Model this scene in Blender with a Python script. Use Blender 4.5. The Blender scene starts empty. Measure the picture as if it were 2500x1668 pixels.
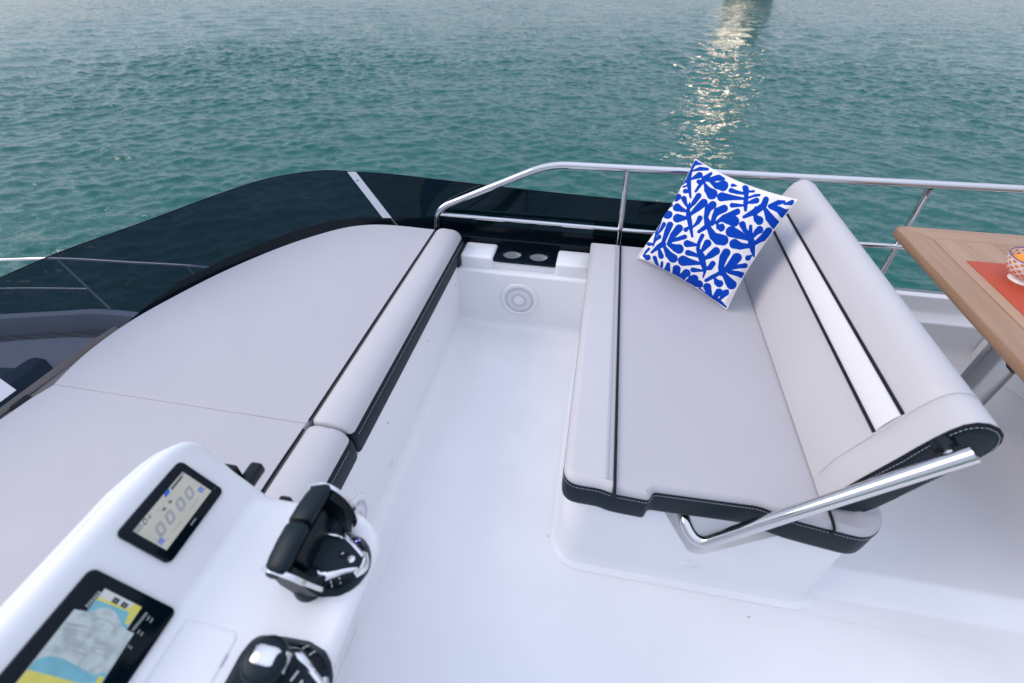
import bpy, bmesh, math, random
import numpy as np
from mathutils import Vector, Matrix, Quaternion
random.seed(7); np.random.seed(7)
sc = bpy.context.scene
R = math.radians
# ------------------------------------------------------------------ camera, sky, sun, exposure
cam = bpy.data.cameras.new('camera'); camo = bpy.data.objects.new('camera', cam)
sc.collection.objects.link(camo); sc.camera = camo
cam.sensor_width = 36.0; cam.lens = 16.575; cam.clip_start = 0.02; cam.clip_end = 6000
camo.location = (0, 0, 1.55); camo.rotation_euler = (R(90 - 40.53), 0, R(10.58))
cam.dof.use_dof = True; cam.dof.focus_distance = 2.3; cam.dof.aperture_fstop = 2.6

SUN_AZ, SUN_EL = -98.0, 34.0           # degrees, azimuth from +Y towards +X
w = bpy.data.worlds.new('World'); sc.world = w; w.use_nodes = True
nt = w.node_tree; bg = nt.nodes['Background']
sky = nt.nodes.new('ShaderNodeTexSky'); sky.sky_type = 'NISHITA'; sky.sun_disc = False
sky.sun_elevation = R(SUN_EL); sky.sun_rotation = R(SUN_AZ)
sky.air_density = 1.0; sky.dust_density = 0.6; sky.ozone_density = 1.0
nt.links.new(sky.outputs[0], bg.inputs[0]); bg.inputs[1].default_value = 0.02
bg2 = nt.nodes.new('ShaderNodeBackground'); bg2.inputs[0].default_value = (.66, .72, .90, 1); 
# standard overcast veil: brightness (1 + 2 sin elevation) / 3 of the zenith
tcw = nt.nodes.new('ShaderNodeTexCoord'); sep = nt.nodes.new('ShaderNodeSeparateXYZ'); nt.links.new(tcw.outputs['Generated'], sep.inputs[0])
mxz = nt.nodes.new('ShaderNodeMath'); mxz.operation = 'MAXIMUM'; nt.links.new(sep.outputs['Z'], mxz.inputs[0]); mxz.inputs[1].default_value = 0.0
CLOUD = 0.88
mad = nt.nodes.new('ShaderNodeMath'); mad.operation = 'MULTIPLY_ADD'; nt.links.new(mxz.outputs[0], mad.inputs[0]); mad.inputs[1].default_value = CLOUD * 2 / 3; mad.inputs[2].default_value = CLOUD / 3
nt.links.new(mad.outputs[0], bg2.inputs[1])
ad = nt.nodes.new('ShaderNodeAddShader'); nt.links.new(bg.outputs[0], ad.inputs[0]); nt.links.new(bg2.outputs[0], ad.inputs[1])
nt.links.new(ad.outputs[0], nt.nodes['World Output'].inputs[0])
sl = bpy.data.lights.new('sun', 'SUN'); sl.energy = 0.85; sl.angle = R(35); sl.color = (1.0, 0.87, 0.78)
so = bpy.data.objects.new('sun', sl); sc.collection.objects.link(so)
sdir = Vector((math.sin(R(SUN_AZ)) * math.cos(R(SUN_EL)), math.cos(R(SUN_AZ)) * math.cos(R(SUN_EL)), math.sin(R(SUN_EL))))
so.rotation_euler = sdir.to_track_quat('Z', 'Y').to_euler(); so.location = (0, 0, 30)
vs = sc.view_settings; vs.view_transform = 'Standard'; vs.look = 'None'; vs.gamma = 1; vs.use_curve_mapping = False
vs.exposure = 0.90
sc.render.engine = 'CYCLES'

# ------------------------------------------------------------------ helpers
COL = sc.collection
def mat(name, color, rough=0.5, metal=0.0, bump=0.0, bscale=200.0, var=0.0, vscale=6.0, coat=0.0, spec=0.5,
        emit=None, estr=0.0, sheen=0.0, rvar=0.0, stretch=None, bdist=0.001, soft=0.0):
    m = bpy.data.materials.new(name); m.use_nodes = True
    n = m.node_tree.nodes; l = m.node_tree.links; b = n['Principled BSDF']
    b.inputs['Base Color'].default_value = (*color, 1); b.inputs['Roughness'].default_value = rough
    b.inputs['Metallic'].default_value = metal; b.inputs['Specular IOR Level'].default_value = spec
    b.inputs['Coat Weight'].default_value = coat; b.inputs['Coat Roughness'].default_value = 0.08
    if sheen: b.inputs['Sheen Weight'].default_value = sheen
    if emit: b.inputs['Emission Color'].default_value = (*emit, 1); b.inputs['Emission Strength'].default_value = estr
    tc = None
    if bump or var or rvar:
        tc = n.new('ShaderNodeTexCoord'); mp = n.new('ShaderNodeMapping')
        if stretch: mp.inputs['Scale'].default_value = stretch
        l.new(tc.outputs['Object'], mp.inputs[0])
    if var:
        no = n.new('ShaderNodeTexNoise'); no.inputs['Scale'].default_value = vscale; no.inputs['Detail'].default_value = 6
        l.new(mp.outputs[0], no.inputs['Vector'])
        cr = n.new('ShaderNodeValToRGB')
        cr.color_ramp.elements[0].position = 0.3; cr.color_ramp.elements[1].position = 0.7
        cr.color_ramp.elements[0].color = (*[c * (1 - var) for c in color], 1)
        cr.color_ramp.elements[1].color = (*[min(1, c * (1 + var)) for c in color], 1)
        l.new(no.outputs[0], cr.inputs[0]); l.new(cr.outputs[0], b.inputs['Base Color'])
    if rvar:
        n3 = n.new('ShaderNodeTexNoise'); n3.inputs['Scale'].default_value = 9; n3.inputs['Detail'].default_value = 5
        l.new(mp.outputs[0], n3.inputs['Vector']); mr = n.new('ShaderNodeMapRange')
        mr.inputs[1].default_value = 0.3; mr.inputs[2].default_value = 0.7
        mr.inputs[3].default_value = max(0.01, rough - rvar); mr.inputs[4].default_value = rough + rvar
        l.new(n3.outputs[0], mr.inputs[0]); l.new(mr.outputs[0], b.inputs['Roughness'])
    if bump:
        n2 = n.new('ShaderNodeTexNoise'); n2.inputs['Scale'].default_value = bscale; n2.inputs['Detail'].default_value = 4
        l.new(mp.outputs[0], n2.inputs['Vector'])
        bp = n.new('ShaderNodeBump'); bp.inputs['Strength'].default_value = bump; bp.inputs['Distance'].default_value = bdist
        l.new(n2.outputs[0], bp.inputs['Height']); l.new(bp.outputs[0], b.inputs['Normal'])
    if soft:
        n4 = n.new('ShaderNodeTexNoise'); n4.inputs['Scale'].default_value = 5.0; n4.inputs['Detail'].default_value = 2; l.new(mp.outputs[0], n4.inputs['Vector'])
        b4 = n.new('ShaderNodeBump'); b4.inputs['Strength'].default_value = soft; b4.inputs['Distance'].default_value = .012; l.new(n4.outputs[0], b4.inputs['Height'])
        l.new(b4.outputs[0], bp.inputs['Normal'])
    return m

def tag(o, label=None, cat=None, group=None, kind=None):
    if label: o['label'] = label
    if cat: o['category'] = cat
    if group: o['group'] = group
    if kind: o['kind'] = kind
    return o
def empty(name, loc, label, cat, group=None):
    o = bpy.data.objects.new(name, None); COL.objects.link(o); o.location = loc; o.empty_display_size = 0.05
    return tag(o, label, cat, group)
def setparent(o, parent):
    if parent is None: return
    o.parent = parent
    # empties carry a location, part meshes sit at the origin with world coordinates
    o.matrix_parent_inverse = Matrix.Translation(-parent.location) if parent.type == 'EMPTY' else Matrix()
def finish(name, me, m, parent=None, smooth=40):
    o = bpy.data.objects.new(name, me); COL.objects.link(o)
    if m is not None: me.materials.append(m)
    setparent(o, parent)
    if smooth:
        me.polygons.foreach_set('use_smooth', [True] * len(me.polygons))
        try: me.set_sharp_from_angle(angle=R(smooth))
        except Exception: pass
    return o
def mesh(name, verts, faces, m, parent=None, smooth=40, recalc=True):
    me = bpy.data.meshes.new(name); me.from_pydata([tuple(map(float, v)) for v in verts], [], faces)
    if recalc:
        bm = bmesh.new(); bm.from_mesh(me); bmesh.ops.recalc_face_normals(bm, faces=bm.faces); bm.to_mesh(me); bm.free()
    me.update()
    return finish(name, me, m, parent, smooth)
def frombm(name, bm, m, parent=None, smooth=40):
    me = bpy.data.meshes.new(name); bmesh.ops.recalc_face_normals(bm, faces=bm.faces); bm.to_mesh(me); bm.free()
    return finish(name, me, m, parent, smooth)
def addbox(bm, x0, x1, y0, y1, z0, z1, r=0.0, seg=3):
    t = bmesh.new(); bmesh.ops.create_cube(t, size=1)
    for v in t.verts:
        v.co = Vector(((x0 + x1) / 2 + v.co.x * (x1 - x0), (y0 + y1) / 2 + v.co.y * (y1 - y0), (z0 + z1) / 2 + v.co.z * (z1 - z0)))
    if r > 0: bmesh.ops.bevel(t, geom=t.edges[:] , offset=r, segments=seg, profile=0.5, affect='EDGES')
    me = bpy.data.meshes.new('t'); t.to_mesh(me); t.free(); bm.from_mesh(me); bpy.data.meshes.remove(me)
def box(name, x0, x1, y0, y1, z0, z1, m, parent=None, r=0.0, seg=3):
    bm = bmesh.new(); addbox(bm, x0, x1, y0, y1, z0, z1, r, seg); return frombm(name, bm, m, parent)
def fillet(pts, rad, n=8):
    pts = [Vector(p) for p in pts]; out = [pts[0]]
    for i in range(1, len(pts) - 1):
        a, b, c = pts[i - 1], pts[i], pts[i + 1]
        r = rad[i] if isinstance(rad, (list, tuple)) else rad
        d1 = (a - b); d2 = (c - b); r_ = min(r, d1.length * .49, d2.length * .49)
        p1 = b + d1.normalized() * r_; p2 = b + d2.normalized() * r_
        for k in range(n + 1):
            t = k / n; out.append(p1 * (1 - t) ** 2 + b * 2 * t * (1 - t) + p2 * t * t)
    out.append(pts[-1]); return out
def tube_data(pts, r, n=14, caps=True):
    pts = [Vector(p) for p in pts]; V = []; F = []
    t0 = (pts[1] - pts[0]).normalized(); up = Vector((0, 0, 1)) if abs(t0.z) < .9 else Vector((1, 0, 0))
    u = t0.cross(up).normalized(); prev = t0
    for i, p in enumerate(pts):
        if i == 0: t = t0
        elif i == len(pts) - 1: t = (pts[i] - pts[i - 1]).normalized()
        else: t = ((pts[i + 1] - p).normalized() + (p - pts[i - 1]).normalized()).normalized()
        u = (prev.rotation_difference(t)) @ u; prev = t; v = t.cross(u)
        rr = r[i] if isinstance(r, (list, tuple)) else r
        for k in range(n):
            a = 2 * math.pi * k / n; V.append(p + (u * math.cos(a) + v * math.sin(a)) * rr)
    for i in range(len(pts) - 1):
        for k in range(n):
            F.append((i * n + k, i * n + (k + 1) % n, (i + 1) * n + (k + 1) % n, (i + 1) * n + k))
    if caps: F.append(tuple(range(n - 1, -1, -1))); F.append(tuple((len(pts) - 1) * n + k for k in range(n)))
    return V, F
def tube(name, pts, r, m, parent=None, n=14):
    V, F = tube_data(pts, r, n); return mesh(name, V, F, m, parent)
def multi(name, datas, m, parent=None, smooth=40):
    V = []; F = []
    for v, f in datas:
        o = len(V); V += list(v); F += [tuple(i + o for i in q) for q in f]
    return mesh(name, V, F, m, parent, smooth)
def catmull(P, n=8, closed=False):
    P = [np.array(p, float) for p in P]; out = []
    N = len(P)
    rng = range(N) if closed else range(N - 1)
    for i in rng:
        if closed: a, b, c, d = P[(i - 1) % N], P[i], P[(i + 1) % N], P[(i + 2) % N]
        else: a, b, c, d = P[max(i - 1, 0)], P[i], P[i + 1], P[min(i + 2, N - 1)]
        for k in range(n):
            t = k / n
            out.append(.5 * ((2 * b) + (c - a) * t + (2 * a - 5 * b + 4 * c - d) * t * t + (3 * b - a - 3 * c + d) * t ** 3))
    if not closed: out.append(P[-1])
    return out
def loft(name, A, B, m, parent=None, thick=0.0, smooth=40):
    """strip between two equally long polylines"""
    V = [tuple(p) for p in A] + [tuple(p) for p in B]; n = len(A)
    F = [(i, i + 1, n + i + 1, n + i) for i in range(n - 1)]
    o = mesh(name, V, F, m, parent, smooth)
    if thick:
        md = o.modifiers.new('s', 'SOLIDIFY'); md.thickness = thick; md.offset = 0
    return o
def rings(outline, levels):
    """outline: CCW list of (x,y); levels: (inset, z); closed solid with ngon caps"""
    P = np.array(outline, float); n = len(P)
    e = np.roll(P, -1, 0) - P; e /= np.linalg.norm(e, axis=1)[:, None] + 1e-12
    nr = np.stack([e[:, 1], -e[:, 0]], 1)                     # outward for CCW
    vn = nr + np.roll(nr, 1, 0); ln = np.linalg.norm(vn, axis=1)[:, None]; vn /= ln + 1e-12
    dots = (vn * nr).sum(1)[:, None]; vn = vn / np.clip(dots, .5, 1)
    V = []; F = []
    for ins, z in levels:
        Q = P - vn * ins; V += [(q[0], q[1], z) for q in Q]
    for L in range(len(levels) - 1):
        for k in range(n):
            F.append((L * n + k, L * n + (k + 1) % n, (L + 1) * n + (k + 1) % n, (L + 1) * n + k))
    F.append(tuple(range(n - 1, -1, -1))); F.append(tuple((len(levels) - 1) * n + k for k in range(n)))
    return V, F
def slab(name, outline, levels, m, parent=None, smooth=40):
    V, F = rings(outline, levels); o = mesh(name, V, F, m, parent, smooth)
    for p in o.data.polygons:
        if p.loop_total > 4: p.use_smooth = False
    return o
def edge_levels(z0, z1, r, n=5, bottom=True):
    L = []
    if bottom: L += [(r * (1 - math.sin(a)) , z0 + r * (1 - math.cos(a))) for a in np.linspace(0, math.pi / 2, n)]
    else: L += [(0, z0)]
    L += [(r * (1 - math.cos(a)), z1 - r + r * math.sin(a)) for a in np.linspace(0, math.pi / 2, n)]
    return L
def sweep(name, prof, axis, stations, m, parent=None, closed=False, smooth=40, caps=True):
    """prof: list of 2-tuples (other axis, z). stations: (pos, shrink) ; axis 'Y' -> prof is (X,z); 'X' -> prof is (Y,z)"""
    P = np.array(prof, float); c = P.mean(0); n = len(P); V = []; F = []
    for pos, sh in stations:
        d = c - P; L = np.linalg.norm(d, axis=1)[:, None]; Q = P + d / (L + 1e-9) * np.minimum(sh, L * .95)
        for q in Q: V.append((q[0], pos, q[1]) if axis == 'Y' else (pos, q[0], q[1]))
    for i in range(len(stations) - 1):
        for k in range(n if closed else n - 1):
            F.append((i * n + k, i * n + (k + 1) % n, (i + 1) * n + (k + 1) % n, (i + 1) * n + k))
    if closed and caps:
        F.append(tuple(range(n))); F.append(tuple((len(stations) - 1) * n + k for k in range(n))[::-1])
    return mesh(name, V, F, m, parent, smooth)
def lathe_data(prof, c, n=32, axis='Z'):
    V = []; F = []; k = len(prof)
    for i in range(n):
        a = 2 * math.pi * i / n
        for r, z in prof:
            x, y, q = r * math.cos(a), r * math.sin(a), z
            V.append({'Z': (c[0] + x, c[1] + y, c[2] + q), 'Y': (c[0] + x, c[1] - q, c[2] + y), 'X': (c[0] + q, c[1] + x, c[2] + y)}[axis])
    for i in range(n):
        j = (i + 1) % n
        for p in range(k - 1): F.append((i * k + p, j * k + p, j * k + p + 1, i * k + p + 1))
    return V, F
def lathe(name, prof, c, m, parent=None, n=32, axis='Z', smooth=40):
    V, F = lathe_data(prof, c, n, axis); return mesh(name, V, F, m, parent, smooth)
def dashes(name, path, m, parent, dash=.0055, gap=.003, r=.0008):
    """stitches along a polyline"""
    P = [Vector(p) for p in path]; D = []; 
    seglen = [(P[i + 1] - P[i]).length for i in range(len(P) - 1)]; T = sum(seglen); s = 0
    def at(s):
        for i, l in enumerate(seglen):
            if s <= l: return P[i].lerp(P[i + 1], s / l if l else 0)
            s -= l
        return P[-1]
    while s + dash < T:
        D.append(tube_data([at(s), at(s + dash)], r, 4)); s += dash + gap
    o = multi(name, D, m, parent); o['kind'] = 'stuff'; return o
def boolcut(o, cutter):
    md = o.modifiers.new('b', 'BOOLEAN'); md.object = cutter; md.operation = 'DIFFERENCE'; md.solver = 'EXACT'
    dg = bpy.context.evaluated_depsgraph_get(); me = bpy.data.meshes.new_from_object(o.evaluated_get(dg))
    o.modifiers.clear(); o.data = me; bpy.data.objects.remove(cutter)
    me.polygons.foreach_set('use_smooth', [p.loop_total <= 4 for p in me.polygons]); me.set_sharp_from_angle(angle=R(22))

# ------------------------------------------------------------------ materials
M = {}
M['gel'] = mat('white_gelcoat', (.80, .80, .81), .32, bump=.05, bscale=380, var=.015, vscale=2.5, rvar=.05, coat=.06)
M['gel2'] = mat('white_gelcoat_deck', (.79, .79, .80), .40, bump=.14, bscale=420, var=.03, vscale=3.5, rvar=.08)
M['vinyl'] = mat('greige_vinyl', (.445, .432, .452), .52, soft=.25, bump=.10, bscale=900, var=.025, vscale=3.0, rvar=.05)
M['vinyl2'] = mat('pale_vinyl', (.515, .50, .512), .46, soft=.22, bump=.08, bscale=900, var=.02, vscale=3.0, rvar=.05)
M['white_vinyl'] = mat('white_vinyl', (.74, .725, .72), .42, bump=.35, bscale=45, var=.015, stretch=(1, .06, 1), bdist=.0015)
M['navy'] = mat('navy_vinyl', (.002, .012, .020), .48, bump=.10, bscale=900, var=.12, vscale=8, spec=.22)
M['piping'] = mat('black_piping', (.003, .007, .011), .6, spec=.25)
M['thread'] = mat('grey_thread', (.35, .37, .40), .7)
M['steel'] = mat('polished_steel', (.64, .63, .63), .08, 1.0, bump=.02, bscale=60, rvar=.03)
M['satin'] = mat('satin_aluminium', (.62, .62, .63), .32, 1.0, rvar=.05)
M['black'] = mat('black_gloss', (.0015, .005, .009), .16, rvar=.02, spec=.2)
M['blackplastic'] = mat('black_plastic', (.002, .006, .010), .38, var=.1, spec=.3)
M['softblack'] = mat('soft_touch_black', (.001, .010, .017), .45, bump=.05, bscale=600, spec=.25)
M['chrome'] = mat('chrome', (.74, .74, .76), .10, 1.0)
M['taupe'] = mat('taupe_coaming', (.16, .145, .135), .5, bump=.1, bscale=300, var=.1)
M['teak'] = None
M['dark'] = mat('dark_hole', (.01, .012, .015), .8)
M['grille'] = mat('speaker_grille', (.70, .70, .73), .5)
M['grilledot'] = mat('grille_hole', (.20, .21, .26), .8)
M['print'] = mat('pale_print', (.6, .62, .66), .5)

def glass_mat(name, tint, refl=1.0):
    m = bpy.data.materials.new(name); m.use_nodes = True; n = m.node_tree.nodes; l = m.node_tree.links
    n.remove(n['Principled BSDF']); out = n['Material Output']
    tr = n.new('ShaderNodeBsdfTransparent'); tr.inputs[0].default_value = (*tint, 1)
    gl = n.new('ShaderNodeBsdfGlossy'); gl.inputs['Roughness'].default_value = .03; gl.inputs[0].default_value = (refl * .55, refl * .85, refl * 1.1, 1)
    fr = n.new('ShaderNodeFresnel'); fr.inputs[0].default_value = 1.45
    mx = n.new('ShaderNodeMixShader'); l.new(fr.outputs[0], mx.inputs[0]); l.new(tr.outputs[0], mx.inputs[1]); l.new(gl.outputs[0], mx.inputs[2])
    l.new(mx.outputs[0], out.inputs[0]); return m
M['glass_front'] = glass_mat('smoked_glass', (.086, .100, .132), .45)
M['glass_side'] = glass_mat('dark_smoked_glass', (.02, .03, .04), .7)

def wood_mat(name, seed, base=(.43, .285, .20)):
    m = bpy.data.materials.new(name); m.use_nodes = True; n = m.node_tree.nodes; l = m.node_tree.links; b = n['Principled BSDF']
    tc = n.new('ShaderNodeTexCoord'); mp = n.new('ShaderNodeMapping'); l.new(tc.outputs['Object'], mp.inputs[0])
    mp.inputs['Location'].default_value = (seed * 3.7, seed * 1.3, 0)
    mp.inputs['Scale'].default_value = (38, 1.6, 38)
    no = n.new('ShaderNodeTexNoise'); no.inputs['Scale'].default_value = 1.6; no.inputs['Detail'].default_value = 8; no.inputs['Distortion'].default_value = .6
    l.new(mp.outputs[0], no.inputs['Vector'])
    cr = n.new('ShaderNodeValToRGB'); e = cr.color_ramp.elements
    e[0].position = .25; e[1].position = .75
    e[0].color = (base[0] * .80, base[1] * .76, base[2] * .73, 1); e[1].color = (base[0] * 1.07, base[1] * 1.08, base[2] * 1.09, 1)
    l.new(no.outputs[0], cr.inputs[0]); l.new(cr.outputs[0], b.inputs['Base Color'])
    b.inputs['Roughness'].default_value = .5
    bp = n.new('ShaderNodeBump'); bp.inputs['Strength'].default_value = .15; bp.inputs['Distance'].default_value = .001
    l.new(no.outputs[0], bp.inputs['Height']); l.new(bp.outputs[0], b.inputs['Normal'])
    return m
WOOD = [wood_mat('teak_%s' % c, i, bs) for i, (c, bs) in enumerate([('pale', (.44, .275, .175)), ('mid', (.37, .225, .138)), ('warm', (.40, .25, .157))])]
WOODX = wood_mat('teak_cross', 5, (.40, .25, .16))
WOODX.node_tree.nodes['Mapping'].inputs['Scale'].default_value = (1.6, 38, 38)

# ------------------------------------------------------------------ the sea
def build_sea():
    def grow(start, step, g, end):
        out = []; x = start
        while x < end: x += step; step *= g; out.append(x)
        return out
    xs = np.arange(-24, 20.01, .085); r = grow(24, .085, 1.024, 3500); r2 = grow(20, .085, 1.024, 3500); xs = np.concatenate([-np.array(r)[::-1], xs, r2])
    ys = np.arange(6.5, 30.01, .075); f = grow(30, .075, 1.021, 4000); bk = grow(-6, .3, 1.15, 2500)
    ys = np.concatenate([-np.array(bk)[::-1], ys, f])
    X, Y = np.meshgrid(xs, ys); 
    sx = np.gradient(xs)[None, :]; sy = np.gradient(ys)[:, None]; S = np.maximum(sx, sy) + 0 * X
    Zh = np.zeros_like(X); Dx = np.zeros_like(X); Dy = np.zeros_like(X)
    rng = np.random.RandomState(11)
    N = 64
    for i in range(N):
        lam = .27 * (3.4 / .27) ** ((i + rng.rand()) / N)
        th = R(-97) + rng.randn() * R(44)
        k = 2 * math.pi / lam; slope = .036 * (1.75 if lam < .9 else .75); a = slope / k
        fade = np.clip((lam / S - 2.6) / 2.0, 0, 1)
        ph = k * (X * math.cos(th) + Y * math.sin(th)) + rng.rand() * 6.28
        c = np.cos(ph); s = np.sin(ph)
        Zh += a * fade * c; Dx -= .8 * a * fade * s * math.cos(th); Dy -= .8 * a * fade * s * math.sin(th)
    # patchy wind
    patch = .75 + .35 * np.sin(X * .11 + 1.3 * np.sin(Y * .07)) * np.sin(Y * .13 + 2.1 + np.sin(X * .05))
    Zh *= patch
    V = np.stack([X + Dx, Y + Dy, -4.0 + Zh], -1).reshape(-1, 3)
    ny, nx = X.shape; idx = np.arange(ny * nx).reshape(ny, nx)
    Q = np.stack([idx[:-1, :-1], idx[:-1, 1:], idx[1:, 1:], idx[1:, :-1]], -1).reshape(-1, 4)
    me = bpy.data.meshes.new('sea'); me.vertices.add(len(V)); me.vertices.foreach_set('co', V.ravel())
    me.loops.add(Q.size); me.loops.foreach_set('vertex_index', Q.ravel().astype(np.int32))
    me.polygons.add(len(Q)); me.polygons.foreach_set('loop_start', np.arange(0, Q.size, 4, dtype=np.int32)); me.polygons.foreach_set('loop_total', np.full(len(Q), 4, dtype=np.int32))
    me.update(); me.validate(); me.polygons.foreach_set('use_smooth', [True] * len(me.polygons))
    m = bpy.data.materials.new('sea_water'); m.use_nodes = True; n = m.node_tree.nodes; l = m.node_tree.links; b = n['Principled BSDF']
    b.inputs['Base Color'].default_value = (.0, .090, .074, 1); b.inputs['Roughness'].default_value = .045; b.inputs['IOR'].default_value = 1.333; b.inputs['Specular IOR Level'].default_value = .42
    tc = n.new('ShaderNodeTexCoord'); geo = n.new('ShaderNodeNewGeometry'); prev = geo.outputs['Normal']
    # small ripples as slopes added to the wave normal, stronger and weaker in wind patches
    wn = n.new('ShaderNodeTexNoise'); wn.inputs['Scale'].default_value = .09; wn.inputs['Detail'].default_value = 3; l.new(tc.outputs['Object'], wn.inputs['Vector'])
    wm = n.new('ShaderNodeMapRange'); wm.inputs[1].default_value = .35; wm.inputs[2].default_value = .65; wm.inputs[3].default_value = .55; wm.inputs[4].default_value = 1.25; l.new(wn.outputs[0], wm.inputs[0])
    for scl, kx, ky, st, rot in [(1.5, .20, .36, (1, 2.1, 1), 6), (4.2, .22, .42, (1, 2.1, 1), -9), (13.0, .16, .26, (1, 1.8, 1), 14)]:
        mp = n.new('ShaderNodeMapping'); mp.inputs['Scale'].default_value = st; mp.inputs['Rotation'].default_value = (0, 0, R(rot)); l.new(tc.outputs['Object'], mp.inputs[0])
        no = n.new('ShaderNodeTexNoise'); no.inputs['Scale'].default_value = scl; no.inputs['Detail'].default_value = 2.5; no.inputs['Distortion'].default_value = .5
        l.new(mp.outputs[0], no.inputs['Vector'])
        v1 = n.new('ShaderNodeVectorMath'); v1.operation = 'SUBTRACT'; l.new(no.outputs['Color'], v1.inputs[0]); v1.inputs[1].default_value = (.5, .5, .5)
        v2 = n.new('ShaderNodeVectorMath'); v2.operation = 'MULTIPLY'; l.new(v1.outputs[0], v2.inputs[0]); v2.inputs[1].default_value = (kx * 2, ky * 2, 0)
        vs_ = n.new('ShaderNodeVectorMath'); vs_.operation = 'SCALE'; l.new(v2.outputs[0], vs_.inputs[0]); l.new(wm.outputs[0], vs_.inputs['Scale'])
        v3 = n.new('ShaderNodeVectorMath'); v3.operation = 'ADD'; l.new(prev, v3.inputs[0]); l.new(vs_.outputs[0], v3.inputs[1]); prev = v3.outputs[0]
    prev = n.new('ShaderNodeVectorMath'); prev.operation = 'NORMALIZE'; l.new(v3.outputs[0], prev.inputs[0])
    l.new(prev.outputs[0], b.inputs['Normal'])
    o = bpy.data.objects.new('sea', me); COL.objects.link(o); me.materials.append(m)
    tag(o, 'rippled teal green sea water beyond the boat', 'water', kind='structure')
build_sea()

# unseen tower added for the sea glint; glowing panes imitate a sun flash
def build_glint_tower():
    az = R(11.4); d = 150.0; c = Vector((math.sin(az) * d, math.cos(az) * d, 0))
    ex = Vector((math.cos(az), -math.sin(az), 0)); ey = Vector((math.sin(az), math.cos(az), 0))
    t = empty('glint_tower', (c.x, c.y, -4.2), 'dark tower added out of view, its glowing panes imitate a sun flash glinting on the sea', 'building')
    wall = mat('added_tower_concrete', (.16, .20, .19), .7, var=.2, vscale=.3)
    lit = mat('sun_flash_glow', (.8, .7, .6), .3, emit=(1.0, .80, .62), estr=12.5)  # emission stands in for low sun mirrored by the facade
    frm = mat('added_tower_frame_metal', (.05, .06, .07), .5)
    def obox(name, u0, u1, v0, v1, z0, z1, m, par):
        V = [c + ex * u + ey * v + Vector((0, 0, z)) for z in (z0, z1) for (u, v) in ((u0, v0), (u1, v0), (u1, v1), (u0, v1))]
        F = [(0, 1, 2, 3), (4, 5, 6, 7), (0, 1, 5, 4), (1, 2, 6, 5), (2, 3, 7, 6), (3, 0, 4, 7)]
        return mesh(name, V, F, m, par, 0)
    obox('added_tower_wall', -5, 6, 0, 16, -4.2, 27.5, wall, t)
    obox('added_tower_roof', -5.4, 6.4, -.4, 16.4, 27.52, 28.5, wall, t)
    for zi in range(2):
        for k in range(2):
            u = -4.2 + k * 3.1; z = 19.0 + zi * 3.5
            wn = obox('added_tower_window', u, u + 2.6, -.12, -.01, z, z + 2.6, frm, t)
            obox('glint_pane', u + .12, u + 2.48, -.2, -.13, z + .12, z + 2.48, lit, wn)
build_glint_tower()

# ------------------------------------------------------------------ deck (setting)
deck = bpy.data.objects.new('deck', None); COL.objects.link(deck); tag(deck, 'white moulded flybridge deck of a motor yacht', 'deck', kind='structure')
def arc(cx, cz, r, a0, a1, n=7): return [(cx + r * math.cos(a), cz + r * math.sin(a)) for a in np.linspace(R(a0), R(a1), n)]
mesh('floor', [(-1.75, -1.6, 0), (4.2, -1.6, 0), (4.2, 2.12, 0), (-1.75, 2.12, 0)], [(0, 1, 2, 3)], M['gel2'], deck)
# sunpad plinth: wall at X=-.628, coved into the floor
prof = [(-1.0, .343), (-.645, .343)] + arc(-.645, .326, .017, 90, 0) + [(-.628, .05)] + arc(-.583, .0462, .045, 180, 270, 10) + [(-.53, .0008)]
sweep('sunpad_plinth', prof, 'Y', [(-1.5, 0), (1.95, 0)], M['gel'], deck)
# far wall with ledge
prof = [(2.05, .322), (1.915, .322)] + arc(1.915, .308, .014, 90, 180) + [(1.90, .05)] + arc(1.855, .046, .045, 0, -90, 10) + [(1.80, .0007)]
sweep('side_wall', prof, 'X', [(-.70, 0), (.10, 0)], M['gel'], deck)
# moulded boxes at both ends of the cup holder
box('ledge_box', -.618, -.455, 1.926, 2.068, .30, .386, M['gel'], deck, r=.014, seg=4)
box('ledge_box', -.152, .02, 1.926, 2.068, .30, .386, M['gel'], deck, r=.014, seg=4)
box('ledge_back', -.47, -.14, 1.938, 2.066, .30, .362, M['gel'], deck, r=.010)
# aft raised platform, and the side coaming
prof = [(2.2, .060), (.84, .060)] + arc(.84, .030, .03, 90, 150, 6) + arc(.755, .0312, .03, -30, -90, 8) + [(.70, .0009)]
sweep('platform', prof, 'X', [(.77, 0), (4.2, 0)], M['gel2'], deck)
prof = [(2.13, .10), (2.13, .30)] + arc(2.12, .295, .008, 60, 120, 4) + [(2.098, .303)] + arc(2.098, .296, .007, 90, 180, 4) + [(2.088, .235)] + arc(2.075, .235, .012, 0, -90, 4) + \
       [(2.02, .222)] + arc(2.012, .212, .010, 90, 180, 4) + [(1.998, .10)] + arc(1.96, .10, .038, 0, -90, 5) + [(1.92, .0615)]
sweep('side_coaming', prof, 'X', [(.92, 0), (4.2, 0)], M['gel'], deck)
# moulded bench base under the table, far right
prof2 = [(1.86 + .05, 2.0)]
slab('bench_base', [(1.93, 1.2), (3.9, 1.2), (3.9, 1.995), (1.80, 1.995), (1.82, 1.85), (1.88, 1.75), (1.93, 1.65)], edge_levels(.061, .40, .03, bottom=False), M['gel'], deck)
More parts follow.
